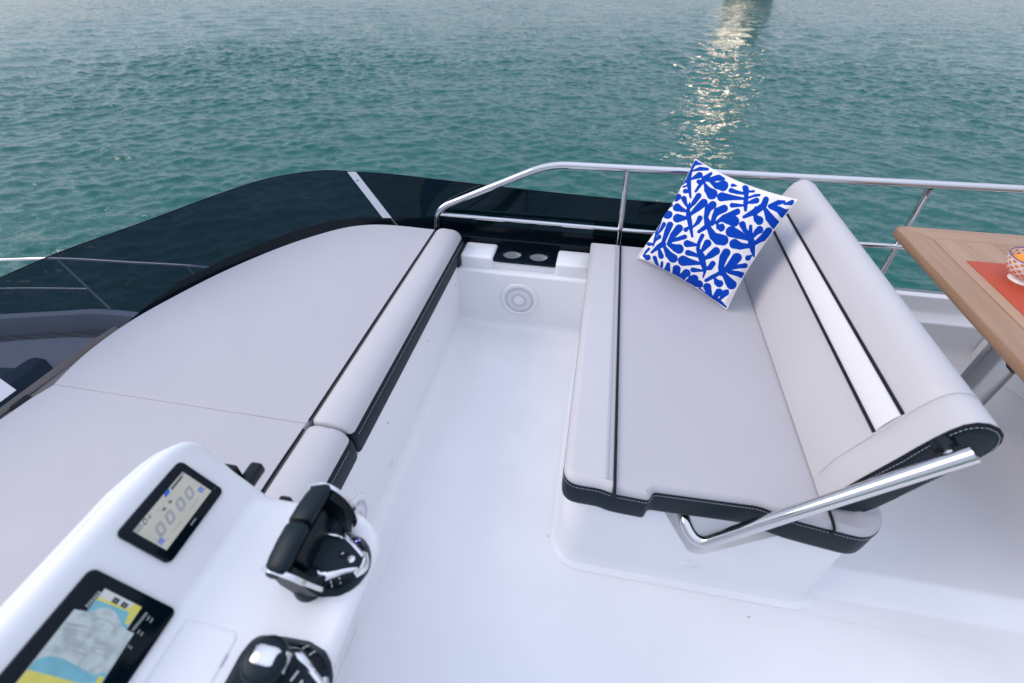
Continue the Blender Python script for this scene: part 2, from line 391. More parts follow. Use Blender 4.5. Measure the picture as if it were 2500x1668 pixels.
# topsides and hull below the coaming
mesh('hull', [(-.3, 2.16, .30), (4.2, 2.16, .29), (4.2, 2.3, -1.4), (-1.6, 2.2, -1.4), (4.2, 2.6, -1.42), (-2.9, 2.6, -1.42), (4.2, 2.5, -4.3), (-2.9, 2.5, -4.3)],
     [(0, 1, 2, 3), (3, 2, 4, 5), (5, 4, 6, 7)], M['gel'], deck)
for (x, y_) in [(-.026, .80), (.60, .66)]: lathe('drain_screw', [(.0005, .0015), (.0025, .0013), (.0032, .0)], (x, y_, .001), M['satin'], deck, 10)
# screws and small fittings on the walls
for (y, z) in [(1.852, .24), (1.428, .235), (.976, .235)]:
    lathe('screw', [(0, .004), (.0045, .0035), (.006, .001), (.0062, -.002)], (-.628, y, z + .02), M['satin'], deck, 12, 'X')
def oval(name, c, u, v, a, b, h, m, par):
    u = Vector(u); v = Vector(v); n_ = u.cross(v); c = Vector(c); V = []; F = []
    for s, d in ((1, -.002), (1, h * .6), (.85, h), (.4, h * 1.05)):
        for k in range(24):
            t = 2 * math.pi * k / 24; ex = abs(math.cos(t)) ** .7 * math.copysign(1, math.cos(t)); V.append(c + u * ex * a * s + v * math.sin(t) * b * s + n_ * d)
    for L in range(3):
        for k in range(24): F.append((L * 24 + k, L * 24 + (k + 1) % 24, (L + 1) * 24 + (k + 1) % 24, (L + 1) * 24 + k))
    F.append(tuple(72 + k for k in range(24))); return mesh(name, V, F, m, par)
M['lens'] = mat('courtesy_light_lens', (.75, .76, .80), .2)
oval('courtesy_light', (-.6275, .932, .088), (0, 1, 0), (0, 0, 1), .022, .009, .003, M['lens'], deck)

# ------------------------------------------------------------------ sunpad cushions
pad1 = empty('sunpad_cushion', (-1.2, 1.4, .343), 'large pale grey sunpad cushion with navy edge along the smoked windscreen', 'cushion', 'sunpad cushions')
curve = catmull([(-.757, 2.0), (-.98, 2.006), (-1.127, 1.977), (-1.248, 1.894), (-1.395, 1.714), (-1.52, 1.485), (-1.601, 1.268), (-1.648, 1.09), (-1.656, .915), (-1.630, .768)], 5)
out1 = [(-.757, .768)] + [tuple(p) for p in curve]
def dense(poly, step):
    o = []
    for i in range(len(poly)):
        a = np.array(poly[i], float); b = np.array(poly[(i + 1) % len(poly)], float); k = max(1, int(np.linalg.norm(b - a) / step))
        o += [tuple(a + (b - a) * j / k) for j in range(k)]
    return o
def ccw(poly):
    A = sum(poly[i][0] * poly[(i + 1) % len(poly)][1] - poly[(i + 1) % len(poly)][0] * poly[i][1] for i in range(len(poly)))
    return poly if A > 0 else poly[::-1]
slab('top_panel', ccw(out1), [(0.004, .345)] + edge_levels(.36, .470, .0022, bottom=False), M['vinyl'], pad1)
bprof_top = [(-.752, .452), (-.748, .464), (-.738, .471), (-.715, .4755), (-.69, .4755), (-.665, .471), (-.645, .462), (-.632, .449), (-.6255, .432)]
bprof_nav = [(-.626, .4315), (-.6215, .424), (-.619, .40), (-.6185, .37), (-.621, .346), (-.66, .345), (-.75, .345), (-.75, .44)]
def bolster(par, y0, y1, r0, r1):
    st = [(y0, .014 * r0), (y0 + .004 * r0, .006 * r0), (y0 + .014 * r0, 0), (y1 - .03 * r1, 0), (y1 - .014 * r1, .006 * r1), (y1 - .004 * r1, .016 * r1), (y1, .03 * r1)]
    full = bprof_top + [(-.66, .425), (-.745, .43)]
    sweep('bolster', full, 'Y', st, M['vinyl2'], par, closed=True, smooth=50)
    sweep('side_band', bprof_nav, 'Y', [(a, b * .5) for a, b in st], M['navy'], par, closed=True, smooth=50)
    V, F = tube_data(catmull([(-.7575, y0 + .003, .4655), (-.7575, (y0 + y1) / 2, .4665), (-.7575, y1 - .02, .4655)], 6), .0042, 8)
    mesh('piping', V, F, M['piping'], par)
    dashes('stitching', [(-.6185, y0 + .02, .4165), (-.6185, y1 - .03, .4165)], M['thread'], par)
bolster(pad1, .778, 2.03, 1, 1)
pad2 = empty('sunpad_cushion', (-1.2, .2, .343), 'pale grey sunpad cushion behind the helm console, nearer of the two', 'cushion', 'sunpad cushions')
slab('top_panel', ccw([(-.757, .7677), (-1.628, .7677), (-1.645, .70), (-1.655, .6), (-1.655, -1.3), (-.757, -1.3)]), [(0.004, .345)] + edge_levels(.36, .4698, .0022, bottom=False), M['vinyl'], pad2)
bolster(pad2, .445, .770, 0, .6)

# ------------------------------------------------------------------ windscreen
WB = [(-1.72, -1.3, .43), (-1.72, .3, .43), (-1.72, .7, .43), (-1.715, 1.0, .43), (-1.69, 1.13, .43), (-1.635, 1.34, .43), (-1.535, 1.60, .43), (-1.41, 1.82, .43), (-1.285, 1.965, .43), (-1.15, 2.05, .425), (-1.0, 2.085, .42)]
WT = [(-1.95, -1.3, .70), (-1.95, .3, .70), (-1.935, .74, .70), (-1.898, .99, .70), (-1.85, 1.18, .70), (-1.745, 1.42, .70), (-1.635, 1.715, .697), (-1.55, 1.915, .69), (-1.455, 2.04, .681), (-1.35, 2.125, .672), (-1.215, 2.155, .665)]
SB = [(-1.0, 2.085, .42), (-.9, 2.105, .41), (-.7, 2.12, .405), (-.3, 2.125, .40), (.1, 2.125, .40), (.5, 2.125, .395), (.75, 2.125, .39), (.93, 2.125, .36)]
ST = [(-1.215, 2.155, .665), (-1.02, 2.17, .66), (-.76, 2.165, .652), (-.3, 2.15, .64), (.1, 2.135, .636), (.45, 2.128, .634), (.75, 2.125, .60), (.98, 2.125, .46)]
ws = empty('windscreen', (-1.3, 2.1, .42), 'curved low windscreen of smoked navy glass around the sunpad', 'windscreen')
n_ = 8
loft('glass_panel', catmull(WB, n_), catmull(WT, n_), M['glass_front'], ws)
loft('glass_panel', catmull(SB, n_), catmull(ST, n_), M['glass_side'], ws)
def lerp3(a, b, t): return Vector(a) * (1 - t) + Vector(b) * t
# polished glass rim
tube('rim', [Vector(p) for p in catmull(WT, n_)], .0022, M['black'], ws, 6)
tube('rim', [Vector(p) for p in catmull(ST, n_)], .0022, M['black'], ws, 6)
# black seal band between cushion and glass, taupe forward coaming
inn = [(-1.60, -1.3, .405), (-1.60, .3, .405), (-1.60, .7, .405), (-1.60, .98, .405), (-1.60, 1.08, .405), (-1.55, 1.27, .405), (-1.46, 1.50, .405), (-1.345, 1.70, .405), (-1.21, 1.86, .405), (-1.10, 1.945, .405), (-.97, 1.975, .405)]
wbs = catmull(WB, n_); ins_ = catmull(inn, n_)
cut = 4 * n_
loft('coaming', ins_[:cut + 1], [p - np.array([0, 0, .003]) for p in wbs[:cut + 1]], M['taupe'], ws)
lift = [lerp3(a, b, .10) + Vector((0, 0, 0)) for a, b in zip(wbs[cut:], catmull(WT, n_)[cut:])]
loft('seal_band', ins_[cut:], [p - np.array([0, 0, .002]) for p in wbs[cut:]], M['black'], ws)
box('seal_band', -1.0, .93, 2.072, 2.1285, .30, .409, M['black'], ws, r=.006)
loft('seal_band', [(-1.0, 1.95, .40), (-.76, 1.96, .40), (-.62, 1.97, .395)], [(-1.0, 2.09, .412), (-.76, 2.118, .4), (-.62, 2.12, .3985)], M['black'], ws)
box('seal_band', -.78, -.615, 1.90, 2.073, .33, .394, M['black'], ws, r=.004)
wts = catmull(WT, n_)
def frit(a0, a1, B0, T0_, t, m, ramp=1):
    A = [Vector(b) + Vector((.006, -.003, -.012)) for b in B0[a0:a1]]; Bq = [lerp3(b, tt, t * min(1, (i_ + .3) / ramp)) + Vector((.004, -.004, 0)) for i_, (b, tt) in enumerate(zip(B0[a0:a1], T0_[a0:a1]))]
    loft('border_band', A, Bq, m, ws)
frit(cut - 3, None, wbs, wts, .17, M['black'], 12); frit(0, cut - 2, wbs, wts, .07, M['taupe'])
frit(0, None, catmull(SB, n_), catmull(ST, n_), .20, M['black'])
# joint bracket
def bracket(bot, top, wv, inward, t0, t1, m, name='bracket', th=.006):
    bot = Vector(bot); top = Vector(top); wv = Vector(wv); inward = Vector(inward)
    a = bot.lerp(top, t0); b = bot.lerp(top, t1); V = []
    for d in (.003, .003 + th):
        for p, s in ((a, 1.25), (b, 1.0)):
            V += [p - wv * s + inward * d, p + wv * s * .0 + wv * (1.0 if s == 1 else .9) + inward * d]
    F = [(0, 1, 3, 2), (4, 5, 7, 6), (0, 1, 5, 4), (2, 3, 7, 6), (0, 2, 6, 4), (1, 3, 7, 5)]
    return mesh(name, V, F, m, ws, 0)
bk = bracket(SB[0], ST[0], (.021, .004, 0), (.15, -.95, .2), .17, 1.0, M['satin'])
lathe('bolt', [(0, .004), (.005, .003), (.0055, 0)], tuple(lerp3(SB[0], ST[0], .86) + Vector((.0, -.010, 0))), M['steel'], bk, 10, 'Y')
tube('joint_line', [lerp3(SB[0], ST[0], 0) + Vector((.02, -.006, 0)), lerp3(SB[0], ST[0], .18) + Vector((.018, -.006, 0))], .0015, M['thread'], ws, 5)
bracket((-1.72, .705, .43), (-1.937, .735, .70), (0, .024, 0), (.8, 0, .55), .10, 1.0, M['satin'])
bracket((-1.66, .70, .405), (-1.72, .705, .43), (0, .028, 0), (.4, 0, .9), .0, 1.0, M['black'], 'bracket_foot', .012)

# ------------------------------------------------------------------ cup holder tray
ct = empty('cup_holder_tray', (-.305, 1.99, .362), 'black tray with two round cup holders between white ledge boxes', 'cup holder')
holes = [(-.372, 1.997), (-.242, 1.997)]; hr = .046
def tray():
    x0, x1, y0, y1 = -.454, -.153, 1.932, 2.072; V = []; F = []; n = 40
    mid = (holes[0][0] + holes[1][0]) / 2
    for (hx, hy), (a0, a1) in zip(holes, ((x0, mid), (mid, x1))):
        for z in (.378, .364):
            s = len(V)
            for k in range(n):
                t = 2 * math.pi * k / n; c_, s_ = math.cos(t), math.sin(t); V.append((hx + hr * c_, hy + hr * s_, z))
            for k in range(n):
                t = 2 * math.pi * k / n; c_, s_ = math.cos(t), math.sin(t)
                tx = ((a1 - hx) / c_ if c_ > 1e-6 else (a0 - hx) / c_ if c_ < -1e-6 else 1e9); ty = ((y1 - hy) / s_ if s_ > 1e-6 else (y0 - hy) / s_ if s_ < -1e-6 else 1e9)
                q = min(tx, ty); V.append((hx + q * c_, hy + q * s_, z))
            for k in range(n): F.append((s + k, s + (k + 1) % n, s + n + (k + 1) % n, s + n + k))
        s = len(V) - 4 * n
        for k in range(n): F.append((s + k, s + (k + 1) % n, s + 2 * n + (k + 1) % n, s + 2 * n + k)); F.append((s + n + k, s + n + (k + 1) % n, s + 3 * n + (k + 1) % n, s + 3 * n + k))
    mesh('plate', V, F, M['black'], ct, 30)
tray()
cut_back = [o for o in deck.children if o.name.startswith('ledge_back')][0]
for (hx, hy) in holes:
    bm = bmesh.new(); bmesh.ops.create_cone(bm, cap_ends=True, segments=40, radius1=hr + .004, radius2=hr + .004, depth=.16, matrix=Matrix.Translation((hx, hy, .36)))
    c_ = frombm('c', bm, None); boolcut(cut_back, c_)
    lathe('cup_well', [(.0005, .284), (.03, .284), (.041, .286), (.0455, .294), (.0475, .362)], (hx, hy, 0), mat('cup_well_%s' % 'white', (.42, .42, .44), .35), ct, 40)

# ------------------------------------------------------------------ loudspeakers in the walls
def speaker(c, axis, label):
    t = empty('loudspeaker', c, label, 'loudspeaker', 'round loudspeakers set in the white walls')
    sg = 1
    lathe('rim', [(.0745, .004), (.078, .0065), (.086, .007), (.093, .0045), (.096, .0)], c, M['gel'], t, 48, axis)
    lathe('grille', [(.0005, .0075), (.024, .0072), (.05, .0062), (.0745, .004)], c, M['grille'], t, 48, axis)
    D = []
    for r_ in np.arange(.0285, .072, .0043):
        for k in range(int(2 * math.pi * r_ / .0047)):
            a = 2 * math.pi * k / int(2 * math.pi * r_ / .0047); z = .0072 - (r_ - .024) * .062 + .0004
            p = [(r_ * math.cos(a) + .00135 * math.cos(q), r_ * math.sin(a) + .00135 * math.sin(q)) for q in np.linspace(0, 2 * math.pi, 7)[:-1]]
            if axis == 'Y': V = [(c[0] + x, c[1] - z, c[2] + y) for x, y in p]
            else: V = [(c[0] + z, c[1] + x, c[2] + y) for x, y in p]
            D.append((V, [tuple(range(6))]))
    o = multi('grille_holes', D, M['grilledot'], t, 0); o['kind'] = 'stuff'
    lathe('centre_cap', [(.0005, .0095), (.02, .009), (.0235, .0085), (.0245, .007)], c, M['gel'], t, 32, axis)
speaker((-.318, 1.8995, .178), 'Y', 'round white loudspeaker in the far wall below the cup holders')
speaker((-.6275, .655, .142), 'X', 'round white loudspeaker low on the sunpad side, half hidden by the console')

# ------------------------------------------------------------------ seat: plinth (deck), cushion, backrest, support tube
po = ccw([(.012, 2.02)] + [(p.x, p.y) for p in fillet([(.012, 1.5, 0), (.012, .735, 0), (.80, .735, 0), (.80, 1.5, 0)], .085, 16)] + [(.80, 2.02)])
lv = [(-.030, .0012), (-.020, .003), (-.011, .010), (-.005, .024), (-.001, .045), (0, .06)] + [(0.004 * i / 5, .06 + .28 * i / 5) for i in range(1, 6)] + [(.006, .355), (.012, .366), (.022, .371)]
pl = slab('seat_plinth', po, lv, M['gel'], deck)
cv = [(.262, .40), (.385, .185), (.405, .172), (.43, .175), (.64, .40)]
V = [(x, y, z) for y in (.5, .80) for x, z in cv]; nn = len(cv)
cutter = mesh('cutter', V, [tuple(range(nn)), tuple(range(2 * nn - 1, nn - 1, -1))] + [(k, (k + 1) % nn, nn + (k + 1) % nn, nn + k) for k in range(nn)], None, None, 0)
boolcut(pl, cutter)
oval('courtesy_light', (.407, .7345, .108), (1, 0, 0), (0, 0, 1), .028, .010, .004, M['lens'], deck)

seat = empty('helm_bench', (.4, 1.35, .372), 'pale grey upholstered helm bench with navy edges and white striped backrest', 'bench')
near = fillet([(0.0, 1.2, 0), (0.0, .712, 0), (.10, .712, 0), (.134, .703, 0), (.224, .700, 0), (.236, .727, 0), (.50, .735, 0), (.565, .712, 0), (.66, .700, 0), (.735, .692, 0), (.79, .742, 0), (.79, 1.2, 0)], [0, .065, .02, .02, .010, .010, .02, .03, .03, .03, .04, 0], 6)
so_ = ccw([(p.x, p.y) for p in near] + [(.79, 2.0), (.0, 2.0)])
slab('side_band', so_, [(.004, .373), (.001, .378), (0, .39), (0, .452), (.0015, .460), (.006, .4635)], M['navy'], seat)
slab('seat_cushion', so_, [(.004, .458), (.0015, .463), (.0035, .470), (.009, .476), (.013, .4785), (.016, .479)], M['vinyl'], seat, 60)
# raised front bolster and its piping
bo = ccw([(p.x, p.y) for p in near if p.x <= .1305 and p.y < 1.3] + [(.1305, .7045), (.1305, 2.0), (0, 2.0)])
slab('bolster', bo, [(.004, .4595), (.0008, .465), (.002, .471), (.008, .478), (.017, .4825), (.023, .4835)], M['vinyl2'], seat, 60)
tube('piping', catmull([(.1345, .7005, .455), (.1345, .703, .4795), (.1345, .75, .4835), (.1345, 1.4, .4845), (.1345, 1.98, .4835)], 6), .0043, M['piping'], seat, 8)
tube('piping', catmull([(.655, .6975, .455), (.655, .700, .476), (.653, .75, .4825), (.65, .85, .483)], 6), .0036, M['piping'], seat, 8)
def offs(path, d):
    o = []
    for i, p in enumerate(path):
        a = path[max(i - 1, 0)]; b = path[min(i + 1, len(path) - 1)]; t = (b - a); t.z = 0; t.normalize(); o.append(Vector((p.x + t.y * -d, p.y + t.x * d, p.z)))
    return o
stp = [Vector((p.x, p.y, .4525)) for p in near if p.y < 1.19]
dashes('stitching', offs(stp, -.0006), M['thread'], seat)

BP = [(.640, .484), (.642, .51), (.653, .57), (.670, .617), (.687, .66), (.704, .705), (.720, .745), (.735, .779), (.750, .808), (.764, .827), (.781, .837), (.801, .838), (.820, .831), (.836, .816), (.845, .795), (.845, .770), (.835, .735), (.817, .69), (.791, .63), (.760, .56), (.738, .512), (.724, .492), (.705, .484)]
st = [(.747, .006), (.7485, .0025), (.752, .0007), (.758, 0), (.80, 0), (.827, 0), (.829, .0022), (.831, 0), (1.2, 0), (1.6, 0), (1.95, 0), (1.985, .003), (2.0, .012), (2.006, .022)]
back = sweep('backrest', BP, 'Y', st, M['vinyl2'], seat, closed=True, smooth=50)
# navy end panel
BPc = np.array(BP); cc = BPc.mean(0)
def shrink(P, d):
    v = cc - P; L = np.linalg.norm(v, axis=1)[:, None]; return P + v / L * np.minimum(d, L * .9)
def endpanel():
    V = []; F = []; n = len(BP)
    for d, y in ((.0, .765), (.0005, .757), (.003, .7478), (.007, .7445), (.03, .7425)):
        V += [(p[0], y, p[1]) for p in shrink(BPc, d)]
    V = [(x + .0012 * (1 if x > .76 else -1) * 0, y, z) for x, y, z in V]
    for L in range(2, 4):
        for k in range(n): F.append((L * n + k, L * n + (k + 1) % n, (L + 1) * n + (k + 1) % n, (L + 1) * n + k))
    F.append(tuple(4 * n + k for k in range(n)))
    mesh('end_panel', V[2 * n:], [tuple(i - 2 * n for i in f) for f in F], M['navy'], back, 50)
    tube('end_piping', [Vector((p[0], .7475, p[1])) for p in shrink(BPc, .004)[1:-1]], .0035, M['piping'], back, 8)
    dashes('stitching', [Vector((p[0], .7425, p[1])) for p in shrink(BPc, .0085)[2:-3]], M['thread'], back)
endpanel()
def profpt(s):
    i = min(int(s), len(BP) - 2); t = s - i; a = np.array(BP[i]); b = np.array(BP[i + 1]); p = a + (b - a) * t; d = (b - a) / np.linalg.norm(b - a); return p, np.array([-d[1], d[0]])
def s_at_z(z):
    for i in range(11):
        if BP[i][1] <= z <= BP[i + 1][1]: return i + (z - BP[i][1]) / (BP[i + 1][1] - BP[i][1])
# white stripe set into the front face, with piping on both sides
za, zb = .684, .752
V = []; F = []; ny_ = 40; ns = 8
for j in range(ny_ + 1):
    y = .833 + (2.0 - .833) * j / ny_
    for k in range(ns + 1):
        z = za + .004 + (zb - za - .008) * k / ns; p, nrm = profpt(s_at_z(z)); bul = .0012 + .0032 * math.sin(math.pi * k / ns) ** .6
        q = p + nrm * bul; V.append((q[0], y, q[1]))
for j in range(ny_):
    for k in range(ns): F.append((j * (ns + 1) + k, j * (ns + 1) + k + 1, (j + 1) * (ns + 1) + k + 1, (j + 1) * (ns + 1) + k))
mesh('white_stripe', V, F, M['white_vinyl'], back, 60)
for z in (za, zb):
    p, nrm = profpt(s_at_z(z)); q = p + nrm * .0022
    tube('piping', [(q[0], .833, q[1]), (q[0], 1.2, q[1]), (q[0], 1.6, q[1]), (q[0], 1.99, q[1])], .0042, M['piping'], back, 8)
# seams across the near end and the fold below the stripe
sv = [profpt(s) for s in np.linspace(s_at_z(zb) + .1, 15.4, 30)]
tube('seam', [Vector((p[0] + n2[0] * .0004, .829, p[1] + n2[1] * .0004)) for p, n2 in sv], .0013, M['vinyl2'], back, 6)
sv = [profpt(s) for s in np.linspace(1.1, s_at_z(za) - .1, 16)]
tube('seam', [Vector((p[0] + n2[0] * .0004, .829, p[1] + n2[1] * .0004)) for p, n2 in sv], .0013, M['vinyl2'], back, 6)

path = [Vector(p) for p in catmull([(.333, .84, .352), (.338, .785, .343), (.348, .738, .328), (.369, .708, .315), (.396, .698, .319), (.424, .698, .350), (.460, .698, .397)], 6)] + [Vector((.62, .699, .604)), Vector((.772, .700, .800))]
arm = tube('support_tube', path, .0170, M['steel'], seat, 28)
tube('pin', [(.748, .700, .775), (.748, .7425, .775)], .011, M['steel'], arm, 14)
tube('collar', [(.748, .722, .775), (.748, .742, .775)], .021, M['blackplastic'], arm, 20)
lathe('base_flange', [(.021, 0), (.03, .0), (.032, -.004)], (.334, .799, .345), M['satin'], arm, 24, 'Y')

# ------------------------------------------------------------------ guard rail
RY = 2.09
gr = empty('guard_rail', (.1, RY, .40), 'polished steel guard rail with mid bar along the far side', 'rail')
path = fillet([(-.782, RY, .385), (-.768, RY, .535), (-.224, RY, .790), (1.6, RY, .816), (4.1, RY, .83)], [0, .075, .09, 0, 0], 10)
tube('top_rail', path, .0155, M['steel'], gr, 20)
tube('mid_rail', [(-.768, RY, .506), (.3, RY, .506), (1.25, RY, .536), (4.1, RY, .56)], .0112, M['steel'], gr, 16)
for x0, x1, zb_ in ((.134, .116, .392), (1.318, 1.295, .30), (2.6, 2.58, .30), (3.8, 3.78, .3)):
    p = tube('post', [(x0, RY + (.02 if zb_ < .35 else 0), zb_), (x1, RY, .795)], .0125, M['steel'], gr, 16)
    lathe('post_base', [(.013, .02), (.016, .016), (.024, .004), (.026, -.002)], (x0, RY + (.02 if zb_ < .35 else 0), zb_ + .006), M['steel'], p, 20)
lathe('rail_foot', [(.0155, .02), (.019, .014), (.027, .004), (.029, -.002)], (-.781, RY, .398), M['steel'], gr, 20)

# ------------------------------------------------------------------ throw pillow with coral print
def cap_pts():
    A = lambda x, y: (1540 + x / 6.031, 380 + y / 6.031)
    B = lambda x, y: (1700 + x / 6.031, 400 + y / 6.031)
    C = lambda x, y: (1540 + x / 6.031, 540 + y / 6.031)
    G = []
    def mot(fr, *chains):
        caps = []
        for ci, ch in enumerate(chains):
            nq = max(1, len(ch) // 3 - 1)
            P = [(*fr(ch[i], ch[i + 1]), ch[i + 2] / 6.031 * (1.0 if ci == 0 else .82 + .43 * (i // 3) / nq)) for i in range(0, len(ch), 3)]
            if len(P) == 1: P = [P[0], P[0]]
            caps += [(P[i], P[i + 1]) for i in range(len(P) - 1)]
        G.append(caps)
    mot(A, (975, 100, 35, 900, 200, 34, 870, 330, 36, 885, 450, 26, 903, 580, 15), (905, 150, 18, 1080, 118, 16), (920, 225, 12, 1040, 195, 26, 1120, 200, 18), (910, 330, 18, 1020, 282, 36), (870, 330, 30, 770, 382, 22), (870, 415, 18, 805, 428, 12), (890, 505, 18, 832, 490, 28), (880, 190, 14, 815, 190, 14), (880, 280, 16, 780, 300, 18))
    mot(A, (1180, 262, 24, 1090, 335, 44, 1040, 400, 26, 972, 500, 18), (1060, 370, 20, 1010, 368, 26), (1140, 350, 34, 1290, 318, 42, 1340, 330, 20), (1180, 370, 30, 1250, 430, 42, 1330, 430, 62), (1095, 400, 22, 1130, 480, 45, 1188, 540, 62))
    mot(A, (585, 810, 62)); mot(A, (616, 672, 28)); mot(A, (730, 560, 44, 690, 595, 32), (720, 500, 14, 740, 460, 14))
    mot(A, (890, 655, 12, 866, 740, 24, 868, 830, 38, 892, 950, 34, 922, 1130, 18), (868, 730, 16, 830, 660, 26, 808, 595, 34), (885, 735, 14, 950, 650, 32, 1012, 560, 32), (890, 825, 26, 1000, 730, 44, 1080, 660, 46), (850, 775, 20, 760, 740, 38, 702, 710, 48), (850, 868, 24, 715, 865, 52), (930, 1000, 16, 1000, 930, 30, 1032, 872, 32), (890, 988, 16, 830, 1032, 28))
    mot(B, (180, 840, 52, 150, 740, 32, 180, 620, 50, 240, 570, 56), (240, 830, 40, 270, 720, 38, 310, 660, 50, 400, 622, 44), (290, 820, 26, 400, 745, 38, 590, 666, 36), (380, 790, 24, 450, 790, 46, 545, 800, 62), (310, 830, 22, 330, 880, 34, 362, 885, 48), (170, 860, 46, 50, 943, 20), (200, 900, 46, 260, 1010, 62, 330, 1050, 74, 400, 1066, 62))
    mot(B, (690, 340, 45, 700, 440, 32, 705, 540, 38, 710, 645, 24), (680, 420, 22, 580, 400, 26, 485, 372, 28), (680, 490, 20, 480, 470, 40, 360, 460, 52), (680, 582, 20, 510, 577, 28), (720, 480, 20, 830, 445, 22, 900, 440, 16), (730, 548, 18, 800, 530, 32, 865, 515, 34), (715, 390, 20, 800, 385, 16), (560, 310, 14, 500, 300, 22))
    mot(B, (1000, 500, 42, 965, 590, 46, 860, 660, 48, 690, 740, 24), (860, 620, 34), (840, 710, 30, 880, 770, 50, 912, 790, 50), (1000, 650, 40, 1060, 750, 60, 1140, 840, 56), (1060, 600, 38, 1190, 640, 46, 1260, 690, 58, 1330, 655, 20), (1050, 590, 30, 1170, 545, 36, 1250, 535, 18), (1255, 568, 14, 1360, 545, 32))
    mot(B, (788, 870, 26, 788, 1000, 38, 810, 1110, 58, 818, 1220, 34, 842, 1300, 18), (760, 980, 34, 700, 920, 34, 668, 845, 40), (770, 1050, 36, 600, 980, 62, 510, 945, 64), (770, 1150, 38, 640, 1150, 52, 560, 1118, 58), (830, 1020, 30, 880, 950, 42, 920, 920, 46), (860, 1110, 36, 980, 1030, 48, 1050, 940, 46), (800, 1290, 18, 762, 1322, 36))
    mot(A, (500, 1240, 46, 430, 1280, 36, 320, 1370, 20), (505, 1200, 36, 560, 1060, 42, 612, 955, 36), (590, 1220, 42, 650, 1110, 44, 735, 1010, 46), (620, 1195, 30, 720, 1165, 30, 815, 1135, 28), (580, 1245, 34, 680, 1300, 56, 724, 1312, 60), (520, 1290, 34, 580, 1400, 54, 640, 1455, 56), (430, 1300, 24, 460, 1425, 36))
    mot(A, (345, 1270, 12, 370, 1200, 20, 390, 1060, 16, 490, 880, 10), (400, 1100, 16, 470, 1020, 26, 525, 945, 26), (375, 1195, 16, 440, 1130, 28), (350, 1240, 16, 285, 1242, 26))
    mot(A, (180, 1425, 20, 215, 1370, 22, 275, 1315, 22), (190, 1430, 22, 258, 1450, 38)); mot(A, (120, 1465, 22, 100, 1480, 14)); mot(A, (175, 1500, 22, 195, 1520, 18))
    mot(C, (362, 485, 32, 385, 570, 28, 430, 690, 26, 520, 750, 26), (255, 578, 18, 330, 620, 22, 430, 690, 18), (476, 560, 30, 465, 690, 24), (572, 580, 35, 555, 670, 42, 520, 745, 28))
    mot(C, (1066, 155, 32, 1015, 260, 26, 1000, 350, 28, 1045, 450, 54, 1080, 600, 40, 1090, 690, 22, 1060, 780, 12), (990, 290, 22, 850, 270, 44), (1050, 390, 26, 1140, 265, 46), (1100, 490, 30, 1180, 440, 46, 1262, 378, 48), (1010, 455, 30, 930, 425, 34, 858, 405, 36), (1030, 565, 28, 880, 545, 52, 790, 528, 66), (1100, 655, 24, 1170, 625, 40, 1212, 565, 34), (1060, 675, 22, 922, 665, 32))
    mot(C, (1350, 700, 60, 1330, 620, 44, 1370, 470, 62, 1412, 400, 62), (1400, 660, 50, 1490, 580, 62, 1565, 480, 60), (1300, 715, 38, 1200, 770, 32, 1100, 830, 22), (1230, 790, 24, 1270, 860, 48, 1300, 875, 48), (1380, 740, 50, 1450, 850, 66, 1480, 890, 62), (1480, 630, 40, 1640, 600, 34, 1690, 595, 32), (1450, 690, 40, 1600, 720, 44, 1640, 740, 40))
    mot(C, (740, 890, 34, 780, 880, 44), (720, 840, 26, 670, 730, 52, 685, 650, 46), (760, 850, 38, 775, 760, 52, 825, 715, 50), (820, 870, 36, 900, 800, 48, 935, 795, 46), (880, 870, 26, 960, 890, 52, 990, 890, 52), (810, 915, 16, 890, 968, 28), (690, 880, 18, 630, 830, 20, 590, 785, 16))
    mot(C, (1210, 1130, 40, 1260, 1160, 62, 1330, 1210, 44, 1395, 1270, 20), (1170, 1110, 22, 1080, 1060, 34, 985, 1008, 42), (1185, 1090, 34, 1140, 1000, 52, 1118, 935, 54), (1240, 1090, 44, 1300, 1010, 48), (1320, 1120, 26, 1400, 1020, 44), (1430, 980, 20, 1400, 1040, 30))
    return G
def homog(src, dst):
    A_ = []; b_ = []
    for (x, y), (u, v) in zip(src, dst):
        A_ += [[x, y, 1, 0, 0, 0, -u * x, -u * y], [0, 0, 0, x, y, 1, -v * x, -v * y]]; b_ += [u, v]
    return np.append(np.linalg.solve(np.array(A_, float), np.array(b_, float)), 1).reshape(3, 3)
SHX, SHY, PIN = -26.0, 2.0, .075
